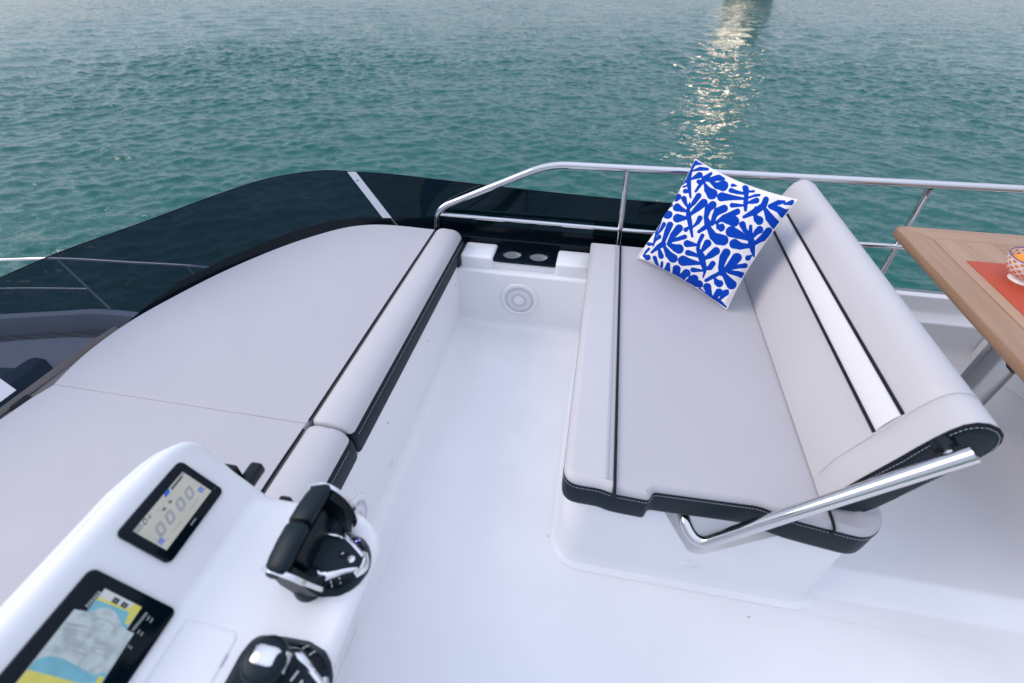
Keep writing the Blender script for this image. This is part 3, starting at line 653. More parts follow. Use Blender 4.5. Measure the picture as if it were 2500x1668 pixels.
def build_pillow():
    T = np.array((.352, 1.90, .915)); Rr = np.array((.662, 1.655, .885)); Bt = np.array((.530, 1.548, .492)); Lf = np.array((.205, 1.875, .492))
    root = empty('throw_pillow', tuple((Bt + Lf) / 2), 'square white throw pillow with blue coral print leaning in the seat corner', 'pillow')
    N = 300
    def surf(N, side):
        u = np.linspace(0, 1, N + 1); U, Vv = np.meshgrid(u, u)           # u: T->R, v: T->L
        a = 2 * U - 1; b = 2 * Vv - 1
        # edges pull inwards at their middle
        pin = PIN
        a2 = a * (1 - pin * (1 - b ** 2)); b2 = b * (1 - pin * (1 - a ** 2)); U2 = (a2 + 1) / 2; V2 = (b2 + 1) / 2
        P = (1 - U2)[..., None] * (1 - V2)[..., None] * T + U2[..., None] * (1 - V2)[..., None] * Rr + U2[..., None] * V2[..., None] * Bt + (1 - U2)[..., None] * V2[..., None] * Lf
        nrm = np.cross(Bt - Lf, T - Lf); nrm = nrm / np.linalg.norm(nrm)
        h = np.clip((1 - a ** 2), 0, 1) ** .55 * np.clip((1 - b ** 2), 0, 1) ** .55
        wr = .006 * np.sin(26 * U + 5 * Vv) * np.exp(-((1 - np.abs(b)) / .16)) * np.clip((1 - np.abs(b)) / .03, 0, 1) + .006 * np.sin(24 * Vv + 4 * U + 1) * np.exp(-((1 - np.abs(a)) / .16)) * np.clip((1 - np.abs(a)) / .03, 0, 1)
        wr += .007 * np.sin(9 * (U - Vv) + 2 * np.sin(7 * Vv)) * (1 - h) * np.clip((1 - np.maximum(abs(a), abs(b))) / .05, 0, 1)
        th = (.073 if side > 0 else .05)
        P = P + nrm * (side * th * h + wr * (1 if side > 0 else .6))[..., None]
        return U, Vv, P
    G = cap_pts()
    src = [(1699, 391), (1939, 485), (1772, 754), (1556, 620)]
    Hi = np.linalg.inv(homog(src, [(0, 0), (1, 0), (1, 1), (0, 1)]))
    nrm0 = np.cross(Bt - Lf, T - Lf); nrm0 /= np.linalg.norm(nrm0)
    def sdf(U, Vv):
        a = 2 * U - 1; b = 2 * Vv - 1; h = np.clip(1 - a ** 2, 0, 1) ** .55 * np.clip(1 - b ** 2, 0, 1) ** .55
        U, Vv = (a * (1 - PIN * (1 - b ** 2)) + 1) / 2, (b * (1 - PIN * (1 - a ** 2)) + 1) / 2
        q = np.stack([U, Vv, np.ones_like(U)], -1) @ Hi.T; px = q[..., 0] / q[..., 2]; py = q[..., 1] / q[..., 2]
        px = px + SHX * h; py = py + SHY * h        # the print follows the plump centre
        best = np.full(U.shape, 1e3)
        for caps in G:
            g = np.full(U.shape, 1e3)
            for (x1, y1, r1), (x2, y2, r2) in caps:
                dx, dy = x2 - x1, y2 - y1; L2 = dx * dx + dy * dy + 1e-9
                t = np.clip(((px - x1) * dx + (py - y1) * dy) / L2, 0, 1)
                d = np.hypot(px - x1 - t * dx, py - y1 - t * dy) - (r1 + (r2 - r1) * t)
                k = 1.0; hh = np.clip(.5 + .5 * (d - g) / k, 0, 1); g = d * (1 - hh) + g * hh - k * hh * (1 - hh)
            best = np.minimum(best, g)
        return best
    mt = bpy.data.materials.new('printed_cotton'); mt.use_nodes = True; n = mt.node_tree.nodes; l = mt.node_tree.links; b = n['Principled BSDF']
    at = n.new('ShaderNodeAttribute'); at.attribute_name = 'print'; mx = n.new('ShaderNodeMix'); mx.data_type = 'RGBA'
    mx.inputs['A'].default_value = (.80, .77, .76, 1); mx.inputs['B'].default_value = (.0, .050, .40, 1)
    cr = n.new('ShaderNodeMapRange'); cr.inputs[1].default_value = .35; cr.inputs[2].default_value = .65
    l.new(at.outputs['Fac'], cr.inputs[0]); l.new(cr.outputs[0], mx.inputs['Factor']); l.new(mx.outputs['Result'], b.inputs['Base Color'])
    b.inputs['Roughness'].default_value = .85; b.inputs['Specular IOR Level'].default_value = .15
    tc = n.new('ShaderNodeTexCoord'); no = n.new('ShaderNodeTexNoise'); no.inputs['Scale'].default_value = 900; l.new(tc.outputs['Object'], no.inputs['Vector'])
    bp = n.new('ShaderNodeBump'); bp.inputs['Strength'].default_value = .2; bp.inputs['Distance'].default_value = .0006; l.new(no.outputs[0], bp.inputs['Height']); l.new(bp.outputs[0], b.inputs['Normal'])
    for side, NN, nm in ((1, N, 'front_cover'), (-1, 120, 'back_cover')):
        U, Vv, P = surf(NN, side); V = P.reshape(-1, 3); idx = np.arange((NN + 1) ** 2).reshape(NN + 1, NN + 1)
        Q = np.stack([idx[:-1, :-1], idx[:-1, 1:], idx[1:, 1:], idx[1:, :-1]], -1).reshape(-1, 4)
        if side > 0: Q = Q[:, ::-1]
        me = bpy.data.meshes.new(nm); me.from_pydata(V.tolist(), [], Q.tolist()); me.update()
        d = sdf(U, Vv) if side > 0 else sdf(1 - U, Vv)
        col = np.clip(.5 - d / 2.0, 0, 1).ravel()
        a_ = me.attributes.new('print', 'FLOAT', 'POINT'); a_.data.foreach_set('value', col.astype(np.float32))
        finish(nm, me, mt, root, 60)
    # welt seam round the edge
    U, Vv, P = surf(60, 1); ring = [P[0, k] for k in range(60)] + [P[k, 60] for k in range(60)] + [P[60, 60 - k] for k in range(60)] + [P[60 - k, 0] for k in range(61)]
    tube('welt', [Vector(p) for p in ring], .0022, mat('white_cotton', (.78, .75, .74), .85), root, 6)
build_pillow()

# ------------------------------------------------------------------ dining table, placemat, bowl and fruit
tb = empty('dining_table', (1.49, 1.50, .061), 'teak plank table on a steel pedestal, cut by the right edge', 'table')
TZ0, TZ1 = .684, .720
fr = .092
def plank(name, outline, m, z1=TZ1, r=.0025): return slab(name, ccw(outline), [(.0015, TZ0), (0, TZ0 + .003), (0, z1 - r), (r * .3, z1 - r * .3), (r, z1)], m, tb)
cor = fillet([(1.40, 1.895, 0), (1.128, 1.895, 0), (1.128, 1.6, 0)], [0, .035, 0], 8)
TY0 = .86
le = [(p.x, p.y) for p in cor if p.x < 1.2]
ob = slab('edge_board', ccw([(1.128, TY0), (1.128 + fr, TY0), (1.128 + fr, 1.895 - fr), (1.150, 1.895 - .022)] + [(p.x, p.y) for p in cor[len(cor) // 2:-1]]), [(.006, TZ0), (.001, TZ0 + .006), (0, TZ0 + .015), (0, TZ1 - .008), (.002, TZ1 - .002), (.007, TZ1)], WOOD[1], tb)
ob2 = slab('edge_board', ccw([(2.6, 1.895), (2.6, 1.895 - fr), (1.1295 + fr, 1.8955 - fr), (1.1515, 1.8735)] + [(p.x, p.y) for p in cor[1:len(cor) // 2][::-1]]), [(.006, TZ0), (.001, TZ0 + .006), (0, TZ0 + .015), (0, TZ1 - .008), (.002, TZ1 - .002), (.007, TZ1 - .0002)], WOODX, tb)
xx = 1.128 + fr + .0012; i = 0
while xx < 2.55:
    wd = .098
    plank('plank', [(xx, TY0), (xx + wd, TY0), (xx + wd, 1.895 - fr - .001), (xx, 1.895 - fr - .001)], WOOD[(i * 2 + (i % 3 == 1)) % 3], TZ1 - .0006 * (i % 2)); xx += wd + .0012; i += 1
lathe('pedestal', [(.0005, .061), (.13, .061), (.13, .069), (.12, .077), (.062, .082), (.057, .092), (.057, .60), (.057, .68), (.15, .682)], (1.49, 1.54, 0), mat('brushed_steel', (.36, .355, .345), .20, 1.0, bump=.2, bscale=30, rvar=.08, stretch=(1, 1, .05)), tb, 40)
lathe('clamp_knob', [(.0005, .06), (.034, .057), (.040, .046), (.034, .030), (.016, .022), (.014, -.03)], (1.455, 1.478, .475), M['blackplastic'], tb, 7, 'Y')
def mat_weave():
    m = bpy.data.materials.new('woven_vinyl'); m.use_nodes = True; n = m.node_tree.nodes; l = m.node_tree.links; b = n['Principled BSDF']
    tc = n.new('ShaderNodeTexCoord'); mp = n.new('ShaderNodeMapping'); l.new(tc.outputs['Object'], mp.inputs[0]); mp.inputs['Rotation'].default_value = (0, 0, R(62))
    wv = n.new('ShaderNodeTexWave'); wv.wave_type = 'BANDS'; wv.inputs['Scale'].default_value = 42; wv.inputs['Distortion'].default_value = .8; l.new(mp.outputs[0], wv.inputs['Vector'])
    w2 = n.new('ShaderNodeTexWave'); w2.wave_type = 'BANDS'; w2.bands_direction = 'Y'; w2.inputs['Scale'].default_value = 75; l.new(mp.outputs[0], w2.inputs['Vector'])
    mm = n.new('ShaderNodeMath'); mm.operation = 'MULTIPLY_ADD'; l.new(wv.outputs['Fac'], mm.inputs[0]); mm.inputs[1].default_value = .7; l.new(w2.outputs['Fac'], mm.inputs[2])
    cr = n.new('ShaderNodeValToRGB'); cr.color_ramp.elements[0].color = (.26, .025, .010, 1); cr.color_ramp.elements[1].color = (.60, .085, .032, 1); cr.color_ramp.elements[0].position = .2; cr.color_ramp.elements[1].position = 1.2 if False else 1.0
    l.new(mm.outputs[0], cr.inputs[0]); l.new(cr.outputs[0], b.inputs['Base Color']); b.inputs['Roughness'].default_value = .55
    bp = n.new('ShaderNodeBump'); bp.inputs['Strength'].default_value = .6; bp.inputs['Distance'].default_value = .0012; l.new(mm.outputs[0], bp.inputs['Height']); l.new(bp.outputs[0], b.inputs['Normal'])
    return m
pm = slab('placemat', ccw([(1.256, 1.648), (1.256, 1.22), (1.72, 1.22), (1.72, 1.652)]), [(0, .7204), (0, .7222), (.0006, .7226)], mat_weave())
tag(pm, 'woven red orange placemat on the teak table', 'placemat')
BX, BY, BZ = 1.368, 1.545, .7228
bowl = empty('bowl', (BX, BY, BZ), 'small white footed bowl with orange dabs on the red placemat', 'bowl')
def bowl_mat():
    m = bpy.data.materials.new('dabbed_porcelain'); m.use_nodes = True; n = m.node_tree.nodes; l = m.node_tree.links; b = n['Principled BSDF']
    at = n.new('ShaderNodeAttribute'); at.attribute_name = 'dab'; mx = n.new('ShaderNodeMix'); mx.data_type = 'RGBA'
    mx.inputs['A'].default_value = (.78, .74, .70, 1); mx.inputs['B'].default_value = (.62, .20, .06, 1); l.new(at.outputs['Fac'], mx.inputs['Factor']); l.new(mx.outputs['Result'], b.inputs['Base Color']); b.inputs['Roughness'].default_value = .18; b.inputs['Coat Weight'].default_value = .3
    return m
def build_bowl():
    pr = [(.034, .010), (.045, .016), (.058, .028), (.068, .044), (.073, .060), (.0755, .076)]; pi = [(.0725, .076), (.069, .058), (.062, .042), (.048, .026), (.025, .016), (.001, .014)]
    prof = [tuple(p) for p in catmull(pr, 8)] + [tuple(p) for p in catmull(pi, 8)]
    V, F = lathe_data(prof, (BX, BY, BZ), 140); o = mesh('body', V, F, bowl_mat(), bowl, 50)
    vals = []
    for v in o.data.vertices:
        x, y, z = v.co.x - BX, v.co.y - BY, v.co.z - BZ; a = math.atan2(y, x); r_ = math.hypot(x, y); row = z / .0105; k = int(row); f = row - k
        nn = 18; q = (a / (2 * math.pi) * nn + (k % 2) * .5) % 1
        inner = r_ < .0715 * math.sqrt(max(z - .012, 0) / .064) if z > .014 else False
        e = ((q - .5) / .27) ** 2 + ((f - .5) / .40) ** 2
        if z > .073 or z < .012: vals.append(0.0)
        else: vals.append(float(np.clip((1.15 - e) * 4, 0, 1)))
    a_ = o.data.attributes.new('dab', 'FLOAT', 'POINT'); a_.data.foreach_set('value', np.array(vals, np.float32))
    lathe('foot', [(.030, .011), (.036, .008), (.041, .002), (.041, 0), (.034, 0), (.032, .008)], (BX, BY, BZ), mat('white_porcelain', (.78, .76, .74), .2), bowl, 48)
    lathe('rim', [(.0722, .0755), (.0728, .0775), (.074, .0783), (.0755, .0775), (.0760, .0755)], (BX, BY, BZ), mat('violet_rim', (.13, .08, .22), .25), bowl, 64)
build_bowl()
of = mat('orange_peel', (.85, .30, .015), .42, bump=.35, bscale=260, var=.08, vscale=20)
lf = mat('stem_green', (.05, .09, .02), .6)
for (dx, dy, dz, r_, lab) in [(-.030, .020, .047, .031, 'orange fruit at the far left inside the small bowl'), (.030, .026, .048, .032, 'orange fruit at the far right inside the small bowl'), (-.004, -.034, .046, .030, 'orange fruit at the near side inside the small bowl')]:
    c = (BX + dx, BY + dy, BZ + dz)
    t = empty('orange', (c[0], c[1], c[2] - r_), lab, 'fruit', 'oranges in the bowl')
    lathe('peel', [(.0006, r_ * .90), (.006, r_ * .925), (.012, r_ * .9)] + [(r_ * math.cos(a), r_ * .94 * math.sin(a)) for a in np.linspace(R(62), R(-90), 16)], c, of, t, 28)
    lathe('stem', [(.0005, r_ * .93 + .001), (.003, r_ * .93), (.004, r_ * .905)], c, lf, t, 8)

# ------------------------------------------------------------------ helm console
hc = empty('helm_console', (-.5, .2, 0), 'white moulded helm console with sloping dash, lower left', 'console')
SZ = .703; FX = -.595; DX, DZ = -.538, .843
def dp(t, off=0.0): return (FX + DX * t + DZ * off, SZ + DZ * t - DX * off)      # dash slope point, off = proud of the face
cp = [(-.60, .002), (-.545, .002), (-.525, .10), (-.46, .35), (-.385, .58), (-.335, .665), (-.319, .685)] + arc(-.338, SZ - .020, .020, 0, 90, 6) + [(-.40, SZ), (-.50, SZ)]
cp += [(FX + .012, SZ), (FX + .004, SZ + .0012), (FX - .0015, SZ + .005), dp(.012), dp(.10), dp(.160)]
cx_, cz_ = dp(.172, -.026)
for a in np.linspace(32, 150, 9): cp.append((cx_ + .026 * math.cos(R(a)), cz_ + .026 * math.sin(R(a))))
cp += [(-.742, .848), (-.762, .80), (-.765, .74), (-.75, .66), (-.70, .58), (-.64, .50), (-.625, .40), (-.622, .02)]
def console_shell():
    P = np.array(cp); n = len(P)
    st = [(-.9, 0), (.0, 0), (.30, 0), (.36, 0), (.385, .0), (.40, .002), (.412, .006), (.420, .012), (.425, .022), (.427, .034)]
    V = []; F = []; c = np.array([-.52, .5])
    for pos, sh in st:
        for q in P:
            # round the aft far corner of the shelf in plan
            x, z = q
            if x > -.40 and z > .5 and pos > .36: x -= (x + .40) * ((pos - .36) / .067) ** 2.2 * .85
            if x < -.66 and z > .55 and pos > .30: x += (-.66 - x) * ((pos - .30) / .127) ** 2 * .55
            d = c - np.array([x, z]); L = np.linalg.norm(d); s = min(sh, L * .9); V.append((x + d[0] / L * s, pos, z + d[1] / L * s))
    for i in range(len(st) - 1):
        for k in range(n): F.append((i * n + k, i * n + (k + 1) % n, (i + 1) * n + (k + 1) % n, (i + 1) * n + k))
    F.append(tuple((len(st) - 1) * n + k for k in range(n)))
    mesh('shell', V, F, M['gel'], hc, 38)
console_shell()
# shallow raised lid on the shelf, grab latch behind
slab('shelf_lid', ccw([(-.578, .19), (-.486, .187), (-.478, .178), (-.478, -.4), (-.578, -.4)]), [(0, SZ - .001), (0, SZ + .0006), (.0015, SZ + .0015), (.006, SZ + .0020)], M['gel'], hc)
box('lid_latch', -.484, -.478, .138, .156, SZ + .0005, SZ + .0035, M['grille'], hc, r=.0012)
box('grab_latch', -.672, -.640, .424, .446, .700, .752, M['blackplastic'], hc, r=.006)
box('grab_latch', -.640, -.612, .424, .474, .700, .727, M['blackplastic'], hc, r=.007)
box('grab_latch', -.56, -.535, .418, .432, .655, .690, M['blackplastic'], hc, r=.005)

def dashface(name, pts, off, m, par, th=0.0):
    """flat polygon on the dash; pts (y, t)"""
    V = [(dp(t, off)[0], y, dp(t, off)[1]) for y, t in pts]; n = len(V)
    return mesh(name, V, [tuple(range(n))], m, par, 0)
def rrect(y0, y1, t0, t1, r, n=6):
    o = []
    for cy, ct_, a0 in ((y1 - r, t1 - r, 0), (y0 + r, t1 - r, 90), (y0 + r, t0 + r, 180), (y1 - r, t0 + r, 270)):
        o += [(cy + r * math.cos(R(a)), ct_ + r * math.sin(R(a))) for a in np.linspace(a0, a0 + 90, n)]
    return o
def device(name, y0, y1, t0, t1, label, cat):
    root = empty(name, (dp((t0 + t1) / 2)[0], (y0 + y1) / 2, dp((t0 + t1) / 2)[1]), label, cat)
    V = []; F = []; lev = [(0, -.001), (0, .004), (.0008, .006), (.003, .0068)]
    for ins, off in lev: V += [(dp(t, off)[0], y, dp(t, off)[1]) for y, t in rrect(y0 + ins, y1 - ins, t0 + ins, t1 - ins, .010 - ins * .5)]
    n = len(V) // 4
    for L in range(3):
        for k in range(n): F.append((L * n + k, L * n + (k + 1) % n, (L + 1) * n + (k + 1) % n, (L + 1) * n + k))
    F.append(tuple(3 * n + k for k in range(n)))
    mesh('bezel', V, F, M['blackbezel'], root, 35); return root
M['blackbezel'] = mat('bezel_glass', (.001, .005, .009), .16, rvar=.03, spec=.2)
def scr(name, c, e): return mat(name, tuple(x * .12 for x in c), .25, emit=c, estr=e * .52)
S1 = scr('screen_cream', (.60, .61, .58), .62); S2 = scr('screen_grey', (.36, .40, .46), .62); S3 = scr('screen_blue', (.02, .12, .72), .7); S4 = scr('screen_slate', (.08, .12, .16), .5); S5 = scr('screen_dark', (.03, .035, .04), .3)
d1 = device('engine_display', .244, .386, .0625, .160, 'small black engine display with cream screen reading 00 00', 'display')
Y0, Y1, T0, T1 = .244, .386, .0625, .160
def L(a, b): return (Y0 + (Y1 - Y0) * a, T0 + (T1 - T0) * b)
O = .0070
def quad(name, a0, b0, a1, b1, m, par, off, sk=0.0): return dashface(name, [L(a0, b0), L(a1, b0), L(a1 + sk, b1), L(a0 + sk, b1)], off, m, par)
sp = quad('screen', .104, .20, .899, .834, S1, d1, O)
quad('status_bar', .66, .765, .845, .81, S4, sp, O + .0003, .01); quad('status_bar', .104, .745, .20, .834, S2, sp, O + .0003)
quad('status_bar', .85, .77, .899, .834, S2, sp, O + .0003)
quad('flag', .55, .77, .63, .834, S3, sp, O + .0004, .03)
def digit(a, b, w_, h_, m, off, par, sk=.03, t=.033):
    # slanted ring shaped zero
    n = 28; V = []; F = []
    for s in (0, 1):
        for k in range(n):
            q = 2 * math.pi * k / n; c_ = abs(math.cos(q)) ** .55 * math.copysign(1, math.cos(q)); s_ = abs(math.sin(q)) ** .55 * math.copysign(1, math.sin(q))
            ww = w_ / 2 - t * s; hh = h_ / 2 - t * 1.45 * s; y, tt = L(a + ww * c_ + sk * s_ * hh / (h_ / 2), b + hh * s_); p = dp(tt, off); V.append((p[0], y, p[1]))
    for k in range(n): F.append((k, (k + 1) % n, n + (k + 1) % n, n + k))
    return mesh('digit', V, F, m, par, 0)
for a in (.255, .408, .585, .738): digit(a, .498, .115, .20, S2, O + .0003, sp)
digit(.243, .785, .05, .085, S5, O + .0003, sp, .012, .010); digit(.305, .776, .03, .05, S5, O + .0003, sp, .008, .007); quad('point', .274, .75, .280, .759, S5, sp, O + .0003)
def glyphN(a, b, w_, h_, par, m, off):
    quad('letter', a - w_ / 2, b - h_ / 2, a - w_ / 2 + .009, b + h_ / 2, m, par, off); quad('letter', a + w_ / 2 - .009, b - h_ / 2, a + w_ / 2, b + h_ / 2, m, par, off)
    dashface('letter', [L(a - w_ / 2, b + h_ / 2), L(a - w_ / 2 + .012, b + h_ / 2), L(a + w_ / 2, b - h_ / 2), L(a + w_ / 2 - .012, b - h_ / 2)], off + .0001, m, par)
glyphN(.448, .668, .035, .055, sp, S5, O + .0003); glyphN(.546, .664, .035, .055, sp, S5, O + .0003)
for a0 in (.152, .84):
    for k in range(3): quad('level_bar', a0 - .035, .325 + k * .033, a0 + .03, .347 + k * .033, S3, sp, O + .0003, .012)
for (a, b, wd) in [(.36, .30, .16), (.66, .30, .16), (.40, .735, .05), (.20, .30, .03), (.88, .30, .03)]: quad('caption', a - wd / 2, b, a + wd / 2, b + .012, S2, sp, O + .0003)
for k in range(7):
    quad('caption', .125 + k * .0, .40 + k * .045, .145, .408 + k * .045, S2, sp, O + .0003); quad('caption', .865, .40 + k * .045, .885, .408 + k * .045, S2, sp, O + .0003)
for k in range(5): quad('maker_mark', .455 + k * .018, .115, .466 + k * .018, .135, M['softmark'] if 'softmark' in M else M['print'], d1, O + .0002)
lathe('sensor', [(0.0005, .0008), (.002, .0006)], (dp(L(0, .19)[1], O)[0], L(.945, 0)[0], dp(L(0, .19)[1], O)[1]), S4, d1, 10, 'X')

d2 = device('chart_plotter', -.030, .196, .008, .155, 'larger black chart plotter showing a yellow and blue sea chart', 'display')
C_W = scr('chart_pale', (.42, .52, .60), .75); C_Y = scr('chart_yellow', (.62, .60, .13), .75); C_B = scr('chart_blue', (.16, .44, .60), .75); C_L = scr('chart_lilac', (.55, .60, .68), .75); C_D = scr('chart_dark', (.004, .014, .022), .3); C_T = scr('chart_text', (.40, .46, .50), .6); C_C = scr('chart_contour', (.30, .38, .42), .6)
def speckle(m, c, sc_, lo):
    n = m.node_tree.nodes; l = m.node_tree.links; tc = n.new('ShaderNodeTexCoord'); no = n.new('ShaderNodeTexNoise'); no.inputs['Scale'].default_value = sc_; no.inputs['Detail'].default_value = 8
    l.new(tc.outputs['Object'], no.inputs['Vector']); cr = n.new('ShaderNodeValToRGB'); cr.color_ramp.elements[0].position = .40; cr.color_ramp.elements[1].position = .56
    cr.color_ramp.elements[0].color = (*[x * lo for x in c], 1); cr.color_ramp.elements[1].color = (*c, 1); l.new(no.outputs[0], cr.inputs[0]); l.new(cr.outputs[0], n['Principled BSDF'].inputs['Emission Color'])
speckle(C_W, (.46, .56, .64), 70, .74); speckle(C_B, (.16, .44, .60), 40, .86); speckle(C_Y, (.62, .60, .13), 30, .9); speckle(S1, (.60, .61, .58), 25, .95)
# positions on the plotter face: y from the far edge (m), t on the dash slope
def LZ(zx, zy):
    # chart drawing grid -> plotter face, four reference points of its bezel
    H_ = LZ.H; q = H_ @ np.array([zx, zy, 1.0]); return (q[0] / q[2], q[1] / q[2])
LZ.H = homog([(1150, 60), (2260, 630), (1640, 1568), (-10, 1440)], [(.196, .155), (.196, .008), (.0946, .008), (.0594, .155)])
def chart(name, pts, m, off): return dashface(name, [LZ(*p) for p in pts], O + off, m, sc2)
sc2 = dashface('screen', [LZ(*p) for p in [(1310, 345), (1790, 590), (1595, 885), (1695, 930), (1590, 1090), (1290, 1568), (1010, 2010), (-330, 1980), (170, 1568), (915, 612), (1075, 642)]], O, C_W, d2)
chart('chart_land', [(1310, 345), (1700, 548), (1640, 610), (1225, 455)], C_L, .0003)
chart('chart_land', [(1228, 452), (1420, 530), (1600, 612), (1700, 548), (1790, 590), (1622, 822), (1570, 800), (1635, 655), (1210, 490)], C_Y, .0004)
chart('chart_shoal', [(1208, 492), (1628, 655), (1570, 800), (1618, 826), (1597, 880), (1525, 830), (1495, 720), (1440, 640), (1350, 595), (1240, 600), (1090, 660), (1075, 642)], C_B, .0003)
chart('chart_shoal', [(320, 1388), (430, 1262), (600, 1212), (780, 1250), (1000, 1370), (1110, 1430), (1190, 1470), (1310, 1430), (1350, 1470), (1290, 1568), (960, 1568), (700, 1490)], C_B, .0003)
chart('chart_land', [(318, 1390), (700, 1490), (970, 1565), (700, 1990), (-330, 1980), (170, 1568)], C_Y, .0004)
chart('chart_land', [(1240, 1480), (1312, 1490), (1280, 1568), (1100, 1850), (1000, 1840), (1200, 1568)], C_Y, .0005)
for q in ([(1440, 455), (1512, 493), (1462, 557), (1390, 520)], [(1552, 513), (1622, 558), (1572, 612), (1505, 575)]): chart('chart_button', q, C_D, .0006)
chart('chart_button', [(1440, 495), (1462, 506), (1450, 522), (1428, 511)], C_T, .0008); chart('chart_button', [(1560, 552), (1582, 563), (1570, 580), (1548, 569)], C_T, .0008)
random.seed(4)
for k in range(30):
    x, y = 640 + random.random() * 560, 760 + random.random() * 420; ln = 120 + random.random() * 330; dy = ln * (.16 + random.random() * .10)
    if x + ln * .95 > 1560 - (y - 900) * .6: ln = max(60, 1500 - (y - 900) * .6 - x)
    wv_ = 3 + random.random() * 6; x = max(x, 935 - (y - 612) * .78)
    chart('contour_line', [(x, y), (x + ln / 2, y + dy * .35), (x + ln, y + dy), (x + ln, y + dy + wv_), (x + ln / 2, y + dy * .35 + wv_), (x, y + wv_)], C_C, .0002 + .00001 * k)
chart('contour_line', [(1130, 770), (1230, 735), (1340, 750), (1430, 810), (1470, 890), (1462, 893), (1420, 818), (1335, 758), (1230, 743), (1134, 777)], C_C, .0002)
for k in range(6): chart('readout_digit', [(1055 + k * 30, 570 - k * 34), (1095 + k * 30, 590 - k * 34), (1112 + k * 30, 568 - k * 34), (1072 + k * 30, 548 - k * 34)], C_T, .0003)
for k in range(11): chart('readout_digit', [(1660 + k * 17, 882 - k * 21), (1692 + k * 17, 898 - k * 21), (1700 + k * 17, 886 - k * 21), (1668 + k * 17, 870 - k * 21)], C_T, .0003)
for (x, y, ln) in [(1730, 930, 60), (1770, 960, 60), (1850, 760, 70), (1890, 790, 70), (1610, 1110, 40), (1640, 1130, 40)]: chart('caption', [(x, y), (x + 14, y + 8), (x + 14 + ln * .55, y + 8 - ln * .8), (x + ln * .55, y - ln * .8)], C_C, .0003)

# ------------------------------------------------------------------ throttle control and joystick on the shelf
WX = [-.092, -.085, -.05, -.01, .02, .036, .046, .052]; WW = [.046, .052, .056, .057, .050, .038, .024, .006]
class Pod:
    """smooth wedge pod, narrow nose aft (+X); patches lie on its top surface"""
    def __init__(self, root, ox, oy, sx, sy, h):
        self.o = (ox, oy); self.s = (sx, sy); self.h = h; self.root = root
        V = []; F = []; nx, ny = 44, 33
        for i in range(nx + 1):
            x = -.092 + .144 * (1 - math.cos(math.pi * i / nx)) / 2
            for j in range(ny + 1):
                q = math.sin(math.pi * (j / ny - .5)); y = q * self.w(x); V.append((ox + x * sx, oy + y * sy, self.z(x, y)))
        for i in range(nx):
            for j in range(ny): k = i * (ny + 1) + j; F.append((k, k + 1, k + ny + 2, k + ny + 1))
        mesh('pod', V, F, M['softblack'], root, 50)
    def w(self, x): return float(np.interp(x, WX, WW))
    def z(self, x, y):
        r_ = min(1, abs(y) / max(self.w(x), 1e-6)); e = 1 - (max(0, (x + .092) / .144 * 2 - 1)) ** 6
        e2 = 1 - max(0, (-.07 - x) / .022) ** 3
        rid = .0035 * max(0, 1 - (abs(y) / (self.w(x) * .55 + 1e-6)) ** 6)
        return SZ + (self.h * (1 - .45 * (x + .06) / .11) * max(0, 1 - r_ ** 4.5) + rid) * max(0, e) ** .5 * max(0, e2) ** .5
    def ribbon(self, name, pts, w_, m, par=None, lift=.0012, n=6):
        Q = catmull([(*p, q) for p, q in zip(pts, w_)], n) if len(pts) > 2 else [np.array((*p, q)) for p, q in zip(pts, w_)]
        V = []; F = []; K = 5
        for i, q in enumerate(Q):
            t = Q[min(i + 1, len(Q) - 1)][:2] - Q[max(i - 1, 0)][:2]; t = t / (np.linalg.norm(t) + 1e-9); nn = np.array([-t[1], t[0]])
            for k in range(K + 1):
                c = (k / K * 2 - 1); p = q[:2] + nn * q[2] * c
                V.append((self.o[0] + p[0] * self.s[0], self.o[1] + p[1] * self.s[1], self.z(p[0], p[1]) + lift * (1 - c ** 4) + .0002))
        for i in range(len(Q) - 1):
            for k in range(K): a_ = i * (K + 1) + k; F.append((a_, a_ + 1, a_ + K + 2, a_ + K + 1))
        return mesh(name, V, F, m, par or self.root, 60)
def strip(name, pts, w_, th, m, par):
    """ribbon lying roughly horizontal along pts"""
    W_ = w_ if isinstance(w_, list) else [w_] * len(pts)
    if len(pts) > 2:
        Q = catmull([(*p, q) for p, q in zip(pts, W_)], 5); pts = [q[:3] for q in Q]; w_ = [q[3] for q in Q]
    P = [Vector(p) for p in pts]; V = []; F = []
    for i, p in enumerate(P):
        t = (P[min(i + 1, len(P) - 1)] - P[max(i - 1, 0)]); s = Vector((-t.y, t.x, 0)).normalized(); ww = w_[i] if isinstance(w_, list) else w_
        V += [p + s * ww, p + s * ww * .8 + Vector((0, 0, th)), p - s * ww * .8 + Vector((0, 0, th)), p - s * ww]
    for i in range(len(P) - 1):
        for k in range(3): F.append((i * 4 + k, i * 4 + k + 1, (i + 1) * 4 + k + 1, (i + 1) * 4 + k))
    F += [(0, 1, 2, 3), tuple((len(P) - 1) * 4 + k for k in range(4))]
    return mesh(name, V, F, m, par, 40)
M['button'] = mat('button_mark', (.70, .66, .64), .4)
M['led'] = mat('blue_led', (.3, .3, .6), .3, emit=(.30, .28, 1.0), estr=2.5)
def emblem(root, c):
    e = lathe('emblem', [(.0004, .0022), (.004, .002), (.0062, .001), (.0066, -.003)], c, M['chrome'], root, 24)
    tube('emblem_ring', [Vector((c[0] + .0045 * math.cos(t), c[1] + .0045 * math.sin(t), c[2] + .0022)) for t in np.linspace(0, 5.2, 20)], .0008, M['satin'], e, 6)
